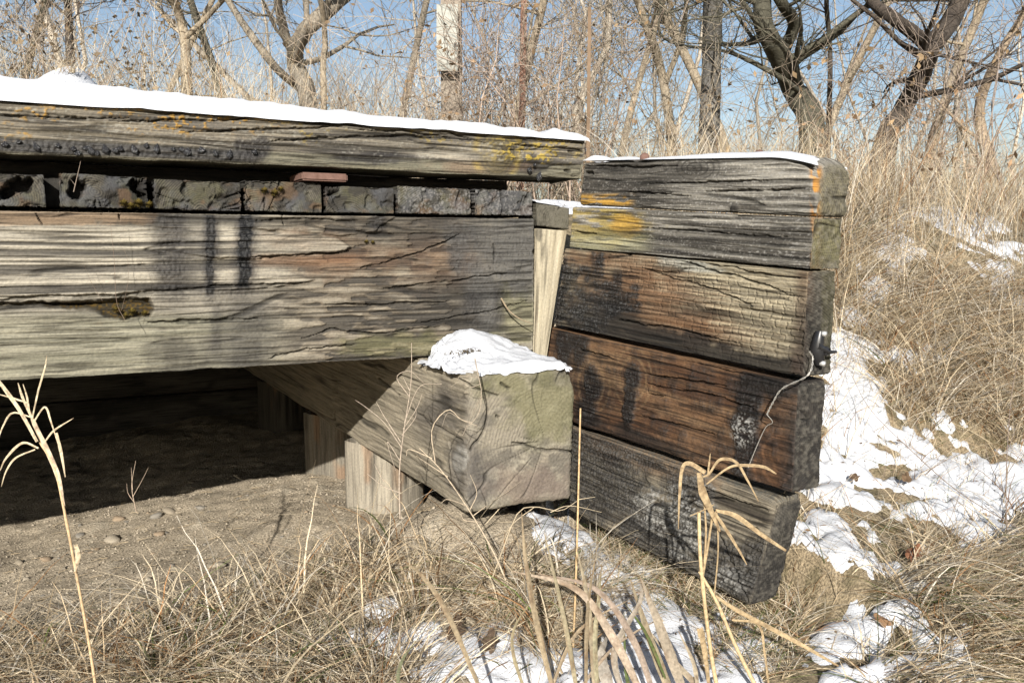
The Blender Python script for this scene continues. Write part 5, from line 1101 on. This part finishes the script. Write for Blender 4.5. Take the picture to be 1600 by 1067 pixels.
# ------------------------------------------------------------------ posts behind the road
def bar(name, p0, p1, wx, wy, mat, parent, col, seed=0, rot=0.0):
    m = 40; t = np.linspace(0, 1, m); cs = np.array([(-1, -1), (1, -1), (1, 1), (-1, 1)]) * np.array([wx, wy]) / 2
    c, s = math.cos(rot), math.sin(rot); cs = np.stack([cs[:, 0] * c - cs[:, 1] * s, cs[:, 0] * s + cs[:, 1] * c], 1)
    cs = np.concatenate([cs, cs * 0])[:4]
    P = np.asarray(p0)[None] * (1 - t[:, None]) + np.asarray(p1)[None] * t[:, None]
    V = P[:, None, :] + np.concatenate([cs, np.zeros((4, 1))], 1)[None] * (1 + .05 * (noise(t * 9, seed=seed) - .5))[:, None, None]
    i = np.arange(m - 1)[:, None] * 4; j = np.arange(4)[None]; j2 = (j + 1) % 4
    Fq = np.stack([i + j, i + j2, i + 4 + j2, i + 4 + j], -1).reshape(-1, 4); Fq = np.vstack([Fq, [[3, 2, 1, 0]], [[(m - 1) * 4 + q for q in range(4)]]])
    col = np.asarray(col)[None] * (.7 + .6 * fbm(np.repeat(t, 4) * 12, seed=seed))[:, None]
    return mesh_obj(name, V.reshape(-1, 3), Fq, mat, parent, col, smooth=False)
q0 = at_depth(702, 200, 6.6); q0[2] = .95
sp_ = empty('marker_post', q0, 'pale grey board nailed to a brown post behind the curb', 'post')
top = at_depth(712, -30, 6.6)
bar('post', q0 + np.array([.012, .06, -.2]), np.array([q0[0] + .018, q0[1] + .06, top[2]]), .15, .12, M_BARK, sp_, (.23, .195, .155), 3)
b0 = at_depth(699, 112, 6.5); b1 = at_depth(699, 8, 6.5); bar('board', np.array([b0[0], b0[1], b0[2]]), np.array([b1[0], b1[1], b1[2]]), .155, .03, M_BOARD, sp_, (.31, .31, .275), 5)
q1 = at_depth(918, 225, 4.6); q1[2] = .9; q2 = at_depth(921, 12, 4.6)
tp = empty('fence_post', q1, 'narrow tan steel fence post behind the curb end', 'post')
bar('web', q1, q2, .007, .018, M_BOARD, tp, (.15, .105, .065), 7); bar('flange', q1 + np.array([0, -.017, 0]), q2 + np.array([0, -.011, 0]), .018, .003, M_BOARD, tp, (.16, .11, .07), 8)
q1 = at_depth(812, 205, 6.0); q1[2] = .9; q2 = at_depth(819, -30, 6.0)
tp = empty('fence_post', q1, 'dark rusty steel fence post right of the pale board', 'post')
bar('web', q1, q2, .016, .035, M_BOARD, tp, (.16, .09, .065), 9); bar('flange', q1 + np.array([0, -.02, 0]), q2 + np.array([0, -.02, 0]), .044, .006, M_BOARD, tp, (.18, .10, .07), 10)

# ------------------------------------------------------------------ single plants in front
def ribbon(pts, w, col, name, parent, n=40, thick=.0006, fold=.25, side=None):
    P = smooth_path(pts, n); t = np.linspace(0, 1, n); ww = np.interp(t, np.linspace(0, 1, len(w)), w)
    tan = np.gradient(P, axis=0); tan /= np.linalg.norm(tan, axis=1)[:, None]
    view = np.array([.25, -1, .15]) if side is None else np.asarray(side)
    s = np.cross(tan, view); s /= np.linalg.norm(s, axis=1)[:, None] + 1e-9; nn = np.cross(s, tan)
    V = np.stack([P - s * ww[:, None] / 2, P + nn * (ww * fold)[:, None], P + s * ww[:, None] / 2], 1).reshape(-1, 3)
    i = np.arange(n - 1)[:, None] * 3; Fq = np.concatenate([np.stack([i, i + 1, i + 4, i + 3], -1).reshape(-1, 4), np.stack([i + 1, i + 2, i + 5, i + 4], -1).reshape(-1, 4)])
    sd_ = int(abs(P[0, 0] * 1000)) % 97
    c = np.asarray(col)[None] * (.62 + .75 * fbm(np.repeat(t, 3) * 9, np.tile([0, 1.1, 2.2], n), seed=sd_))[:, None]
    c = mixc(c, np.array([.16, .10, .055]), ss(.56, .7, fbm(np.repeat(t, 3) * 16, np.tile([0, .7, 1.4], n), seed=sd_ + 3)) * .6 + .5 * ss(.9, 1, np.repeat(t, 3)))
    V = V + (noise(np.repeat(t, 3) * 11, np.tile([0, 3, 6], n), seed=sd_ + 5) - .5)[:, None] * np.repeat(ww, 3)[:, None] * .35 * np.repeat(nn, 3, 0)
    return mesh_obj(name, V, Fq, M_GRASS, parent, c)
def stalk(pts, r0, r1, col, name, parent, sides=7):
    P = smooth_path(pts, 30); tb = Tubes(); t = np.linspace(0, 1, 30)
    rr = np.interp(t, [0, 1], [r0, r1]) * (1 + .25 * np.exp(-((t - .55) / .012) ** 2))
    tb.add(P, rr, np.asarray(col)[None] * (.8 + .4 * noise(t * 7))[:, None], sides); return tb.build(name, M_GRASS, parent)
def path(pp, depth):
    if np.isscalar(depth): depth = [depth] * len(pp)
    return [at_depth(x, y, d) for (x, y), d in zip(pp, depth)]
LS = (.40, .30, .175)
# left stalk
dl = 1.62; b = path([(152, 1090)], dl)[0]
s = empty('grass_stalk', b, 'tall bent dry grass stalk with drooping leaf tips at the left edge', 'grass stalk')
stalk(path([(152, 1090), (140, 1010), (120, 900), (100, 795), (85, 730), (62, 690)], dl), .0030, .0022, (.58, .42, .25), 'stem', s)
ribbon(path([(100, 790), (90, 742), (72, 700), (55, 665), (46, 640)], dl), [.004, .009, .010, .008, .004], (.62, .50, .36), 'leaf', s)
for pp, w in [([(58, 690), (30, 640), (0, 598), (-30, 560)], 6), ([(50, 655), (60, 610), (70, 575), (73, 556)], 3), ([(48, 650), (35, 620), (28, 598)], 4), ([(46, 645), (42, 620), (36, 600)], 3), ([(50, 652), (20, 645), (5, 665), (-4, 690)], 3), ([(52, 660), (70, 636), (80, 660), (90, 692)], 3), ([(70, 690), (85, 672), (115, 653)], 3),
              ([(88, 676), (95, 705), (102, 745)], 5), ([(60, 700), (35, 692), (10, 715), (0, 735)], 4), ([(55, 702), (25, 715), (10, 735), (2, 760)], 3), ([(45, 630), (20, 622), (-5, 615)], 3), ([(118, 850), (122, 870), (116, 895)], 8)]:
    ribbon(path(pp, dl - .01), [w * dl / F_PX * .7, w * dl / F_PX, w * dl / F_PX * .3], (.62, .52, .36), 'leaf', s)
# right reed in front of the wing wall
dr = 1.66; b = path([(1122, 1095)], dr)[0]
s = empty('bent_reed', b, 'broken straw-coloured reed with folded leaves in front of the wing wall', 'reed')
stalk(path([(1124, 1095), (1108, 1000), (1095, 880), (1092, 800)], dr), .0045, .0036, (.56, .43, .25), 'stem', s)
stalk(path([(1190, 1090), (1150, 1010), (1120, 940), (1093, 893)], dr), .0046, .003, (.54, .42, .25), 'stem', s)
stalk(path([(1098, 900), (1108, 840), (1112, 800), (1100, 760)], dr), .0028, .0020, LS, 'stem', s); stalk(path([(1116, 930), (1122, 860), (1120, 800)], dr), .0018, .0014, LS, 'stem', s); stalk(path([(1100, 890), (1103, 830), (1100, 780)], dr), .0024, .0018, LS, 'stem', s)
for pp, w in [([(1092, 738), (1098, 770), (1112, 800), (1125, 830)], (10, 17, 12, 4)), ([(1102, 738), (1078, 724), (1066, 732), (1062, 770), (1060, 826)], (9, 9, 8, 6, 2)), ([(1098, 745), (1108, 740), (1125, 718), (1150, 722), (1168, 750), (1185, 783)], (3, 5, 6, 6, 5, 2)), ([(1104, 756), (1140, 730), (1170, 727), (1195, 730), (1213, 740)], (3, 5, 6, 6, 3)),
              ([(1118, 797), (1150, 806), (1190, 835), (1228, 860)], (6, 10, 9, 5)), ([(1116, 800), (1135, 828), (1155, 860), (1167, 882)], (6, 7, 5, 2)), ([(1110, 708), (1108, 725), (1106, 745)], (2, 4, 4)), ([(1078, 806), (1105, 794), (1116, 788)], (2, 3, 2)), ([(1118, 930), (1150, 952), (1240, 1000), (1310, 1040)], (3, 9, 9, 4)), ([(1144, 968), (1185, 976), (1195, 1020), (1202, 1080)], (4, 5, 5, 5)), ([(1093, 980), (1100, 1010), (1108, 1070)], (14, 12, 8))]:
    ribbon(path(pp, dr - .008), [q * dr / F_PX * .78 for q in w], LS, 'leaf', s)
# lone straw
dq = 1.86; b = path([(892, 1080)], dq)[0]
s = empty('straw', b, 'single straight upright straw in front of the square timber end', 'straw')
stalk(path([(892, 1085), (900, 900), (907, 638)], dq), .0030, .0019, (.56, .40, .22), 'stem', s)
# wide leaf clump at the bottom
random.seed(3); b = ground_hit(960, 1050)
s = empty('reed_clump', b, 'clump of broad dry reed leaves at the bottom centre over snow', 'reed')
cl = [([(870, 1100), (840, 980), (822, 880), (815, 800)], 14, LS), ([(905, 1100), (880, 960), (850, 830)], 12, (.42, .34, .2)), ([(930, 1100), (920, 950), (900, 850)], 13, (.5, .4, .25)), ([(1010, 1100), (960, 1000), (900, 920), (800, 892)], 20, (.50, .38, .26)), ([(1030, 1110), (990, 1000), (930, 920), (840, 896)], 16, (.48, .36, .26)),
      ([(1060, 1110), (1020, 1010), (985, 905)], 22, (.42, .33, .2)), ([(1075, 1100), (1035, 990), (1000, 900)], 26, (.44, .35, .24)), ([(980, 1100), (960, 1020), (1000, 940), (1000, 905)], 16, (.50, .41, .3)), ([(960, 1100), (940, 1030), (950, 990)], 30, (.42, .36, .28)), ([(1010, 1110), (980, 1060), (975, 955)], 10, (.13, .16, .05)), ([(1040, 1060), (1010, 990), (975, 940)], 8, (.14, .18, .05)),
      ([(760, 1100), (700, 960), (660, 900), (632, 878)], 12, LS), ([(830, 1110), (800, 1000), (835, 930)], 8, (.45, .36, .2)), ([(850, 1110), (900, 990), (985, 935)], 9, (.48, .36, .22)), ([(895, 1090), (960, 1010), (1040, 960)], 8, (.4, .3, .2)), ([(1130, 1110), (1060, 1040), (1010, 980)], 14, (.45, .36, .24)), ([(935, 1100), (930, 1000), (936, 930), (940, 880)], 12, (.4, .34, .2)), ([(1090, 1100), (1085, 1040), (1060, 985)], 12, (.5, .4, .26)), ([(620, 1100), (625, 1040), (650, 1000)], 9, (.3, .3, .16)), ([(915, 1090), (918, 960), (930, 870)], 10, LS)]
for pp, w, c in cl:
    d = [1.52 + .03 * random.random()] * len(pp); d = [q + .16 * i / len(pp) for i, q in enumerate(d)]
    ribbon(path(pp, d), [w * .45 * 1.6 / F_PX, w * .72 * 1.6 / F_PX, w * .5 * 1.6 / F_PX, w * .08 * 1.6 / F_PX], np.array(c) * np.array([.80, .84, .92]) * random.uniform(.7, 1.0), 'leaf', s)
# tussock of curled grass under the square timber
p = np.array([ground_hit(800 + random.gauss(0, 30), 960 + random.gauss(0, 22)) for _ in range(420)]); n = len(p)
v = blades(p, U(n, .10, .24), RNG.normal(1.9, 1.4, n), U(n, .3, 1.0), U(n, .2, 1.1), U(n, .0022, .0050), palette(n, [5, 3, 1, .7, 1]), 7, .75)
o = mesh_obj('grass_tussock', v[0], v[1], M_GRASS, None, v[2]); tag(o, 'curled tussock of flattened straw below the square timber end', 'grass tussock')
# twiggy weeds
def weed(name, lines, depth, r, col, label):
    b = path([lines[0][0]], depth)[0]; s = empty(name, b, label, 'weed')
    for i, ln in enumerate(lines):
        P = smooth_path(path(ln, depth), 14); tb = Tubes(); k = 1 if i == 0 else .6
        tb.add(P, np.linspace(r * k, r * k * .35, 14), np.asarray(col) * random.uniform(.85, 1.15), 5); tb.build('stem' if i == 0 else 'twig', M_GRASS, s)
    return s
weed('dry_weed', [[(625, 810), (624, 740), (630, 680), (642, 600), (643, 536)], [(628, 700), (600, 660), (570, 635), (555, 625)], [(632, 660), (655, 605), (690, 600)], [(640, 620), (620, 590), (640, 580), (662, 598)], [(626, 690), (600, 650), (588, 628)], [(625, 720), (605, 690), (618, 735)], [(640, 610), (630, 590)], [(628, 680), (650, 650), (645, 630)], [(630, 670), (650, 640), (660, 615)], [(626, 770), (600, 760), (580, 745), (574, 740)], [(600, 752), (590, 735), (585, 725)]], 2.05, .0023, (.46, .38, .30), 'pale branching dry weed standing before the long side of the square timber')
weed('dry_weed', [[(790, 905), (770, 860), (735, 800), (690, 735), (655, 700)], [(675, 716), (640, 702), (635, 712)], [(680, 722), (675, 670), (700, 640), (720, 655), (745, 665)], [(735, 795), (745, 770), (735, 742)], [(730, 790), (700, 780), (690, 785)], [(740, 805), (760, 790)], [(700, 745), (650, 712)], [(745, 815), (725, 812), (720, 800)]], 1.98, .0026, (.50, .41, .30), 'leaning dry weed crossing the corner of the square timber')
weed('dry_weed', [[(770, 900), (785, 860), (810, 800), (840, 792), (875, 798), (905, 780)], [(835, 792), (800, 820), (780, 860)], [(860, 800), (890, 790), (940, 800)], [(800, 815), (775, 815)], [(905, 780), (930, 776)]], 2.0, .0020, (.52, .43, .30), 'thin arching weed below the lower edge of the square timber')
weed('dry_weed', [[(213, 800), (206, 760), (212, 720)], [(208, 775), (222, 750), (232, 730)], [(207, 765), (205, 730)], [(210, 785), (200, 770), (198, 755)]], 2.3, .0016, (.46, .36, .27), 'tiny pale weed standing at the shadow edge on the dirt')
weed('hanging_root', [[(742, 560), (748, 590), (752, 610), (750, 640), (738, 660), (726, 668)], [(748, 590), (720, 588), (712, 600)], [(750, 600), (735, 605), (718, 596), (705, 604)], [(751, 620), (742, 640), (735, 655)], [(745, 580), (725, 580), (700, 582)], [(738, 660), (720, 655), (700, 645), (690, 668)], [(730, 664), (722, 680), (712, 675)]], 2.06, .0014, (.42, .35, .27), 'fine dangling roots hanging from the snow clump down the timber end')
weed('twig', [[(783, 466), (795, 485), (812, 498), (832, 506)], [(795, 485), (790, 478)]], 2.56, .0032, (.34, .27, .18), 'short stick leaning against the stringer end above the snow clump')
weed('dry_weed', [[(115, 300), (122, 270), (126, 252)], [(118, 290), (110, 280)]], 1.98, .0012, (.25, .2, .16), 'hair-thin sprig poking out of the gap under the curb')
weed('dry_weed', [[(195, 500), (182, 470), (178, 400), (170, 330)], [(190, 485), (200, 440), (198, 400), (185, 380)], [(160, 470), (142, 440), (130, 410)]], 2.03, .0007, (.22, .16, .12), 'hair-thin sprigs growing out of the rotten pocket in the stringer')
weed('dry_weed', [[(545, 875), (415, 850), (430, 880)], ], 1.9, .0014, (.30, .24, .17), 'bent dark stem arching over the straw by the dirt')
weed('dry_weed', [[(1190, 860), (1225, 770), (1270, 690), (1300, 640), (1330, 560)], [(1225, 770), (1260, 800), (1320, 830)], [(1260, 705), (1250, 760), (1240, 830)]], 2.0, .0014, (.30, .24, .19), 'thin dark weed leaning over the snow beside the wing wall end')
weed('dry_weed', [[(1600, 830), (1500, 770), (1420, 700), (1360, 640), (1330, 585)], [(1500, 770), (1480, 820), (1440, 880)], [(1420, 700), (1440, 640)], [(1380, 665), (1385, 720), (1370, 780)]], 2.3, .0015, (.28, .22, .18), 'long wiry bramble stem arching across the snow at right')
weed('dry_weed', [[(1575, 880), (1572, 760), (1578, 640), (1590, 560)], [(1573, 780), (1545, 720), (1540, 690)], [(1576, 700), (1590, 660)], [(1574, 740), (1600, 700)]], 2.3, .0018, (.24, .19, .16), 'dark upright weed at the right edge over the snow')
# fallen leaves
def oak_leaf(px, py, size, col, label, seed):
    random.seed(seed); p = ground_hit(px, py) + Z * .05
    n = 28; an = np.linspace(0, 2 * math.pi, n, endpoint=False); r = size * (.55 + .45 * np.abs(np.cos(an * 2.5)) ** .7) * (1 + .15 * np.cos(an))
    rim = np.stack([r * np.cos(an) * 1.25, r * np.sin(an) * .8, .25 * r * np.sin(an * 3 + 1)], 1); V = np.vstack([[0, 0, size * .12], rim])
    rt = random.uniform(0, 6); c, q = math.cos(rt), math.sin(rt); V = np.stack([V[:, 0] * c - V[:, 1] * q, V[:, 0] * q + V[:, 1] * c, V[:, 2]], 1)
    V = np.stack([V[:, 0], V[:, 1] * .8 - V[:, 2] * .4, V[:, 2] + V[:, 1] * .5], 1) + p
    Fq = np.array([(0, i + 1, (i + 1) % n + 1) for i in range(n)])
    return tag(mesh_obj('fallen_leaf', V, Fq, M_LEAF, None, np.tile(np.array(col), (n + 1, 1)), smooth=False), label, 'leaf')
oak_leaf(1425, 895, .026, (.17, .075, .04), 'curled red-brown leaf on the straw at lower right', 1)
oak_leaf(1375, 1000, .020, (.22, .13, .07), 'crumpled tan leaf below the red-brown leaf', 2)
oak_leaf(712, 1020, .030, (.085, .058, .04), 'dark crumpled leaf on the snow at the bottom centre, nearest the broad reed', 3)
oak_leaf(765, 1038, .026, (.10, .07, .048), 'dark brown curled leaf right of the other one on the bottom snow', 4)
oak_leaf(1335, 770, .018, (.10, .065, .04), 'small dark leaf on the snow right of the wall', 5)
oak_leaf(1415, 770, .020, (.13, .085, .05), 'flat brown leaf in the middle of the right snow', 6)
# ------------------------------------------------------------------ fence insulator and wire on the wall's end
pi = WP(1262, 560) + dep_w * .04 - w_n * 0
endp = lambda x, y: on_plane(x, y, w_dir, WP(1256, 560) + w_dir * .012)
ctr = endp(1279, 545)
ins = empty('wire_insulator', ctr, 'black plastic wire insulator with two pale nails on the end of the wing wall', 'insulator')
tb = Tubes(); tb.add([endp(1281, 518), endp(1276, 545), endp(1281, 568)], [.010, .017, .011], (.02,) * 3, 10); tb.build('bracket', M_PLASTIC, ins)
tb = Tubes(); q = endp(1284, 548); tb.add([q, q + w_dir * .010, q + w_dir * .02], [.012, .012, .007], (.02,) * 3, 10); tb.build('clip', M_PLASTIC, ins)
tb = Tubes(); tb.add([endp(1272, 540) + w_dir * .01, endp(1284, 549) + w_dir * .02, endp(1292, 548) + w_dir * .025], [.007, .005, .003], (.02,) * 3, 8); tb.build('hook', M_PLASTIC, ins)
for x, y in ((1281, 521), (1279, 567)):
    q = endp(x, y); tb = Tubes(); tb.add([q + w_dir * .006, q + w_dir * .016, q + w_dir * .018], [.006, .006, .0005], (.5,) * 3, 10); tb.build('nail', M_NAIL, ins)
wp = [endp(1258, 548) + w_dir * .012, endp(1262, 560) + w_dir * .014, endp(1250, 585) + w_dir * .02] + [WP(x, y) + w_n * .035 for x, y in ((1238, 608), (1222, 632), (1214, 648))]
P = smooth_path(wp, 60)
wr = empty('fence_wire', P[0], 'thin twisted grey wire hanging from the insulator across the wing wall', 'wire')
for ph in (0, math.pi):
    tb = Tubes(); k = np.arange(60) * .8 + ph; tb.add(P + np.stack([np.cos(k), 0 * k, np.sin(k)], 1) * .0014, np.full(60, .0011), (.4,) * 3, 4); tb.build('strand', M_WIRE, wr)
tb = Tubes(); P2 = smooth_path([wp[-1]] + [WP(x, y) + w_n * .02 for x, y in ((1216, 660), (1205, 668), (1190, 700), (1178, 730))], 30); tb.add(P2, np.full(30, .0010), (.4,) * 3, 4); tb.build('tail', M_WIRE, wr)
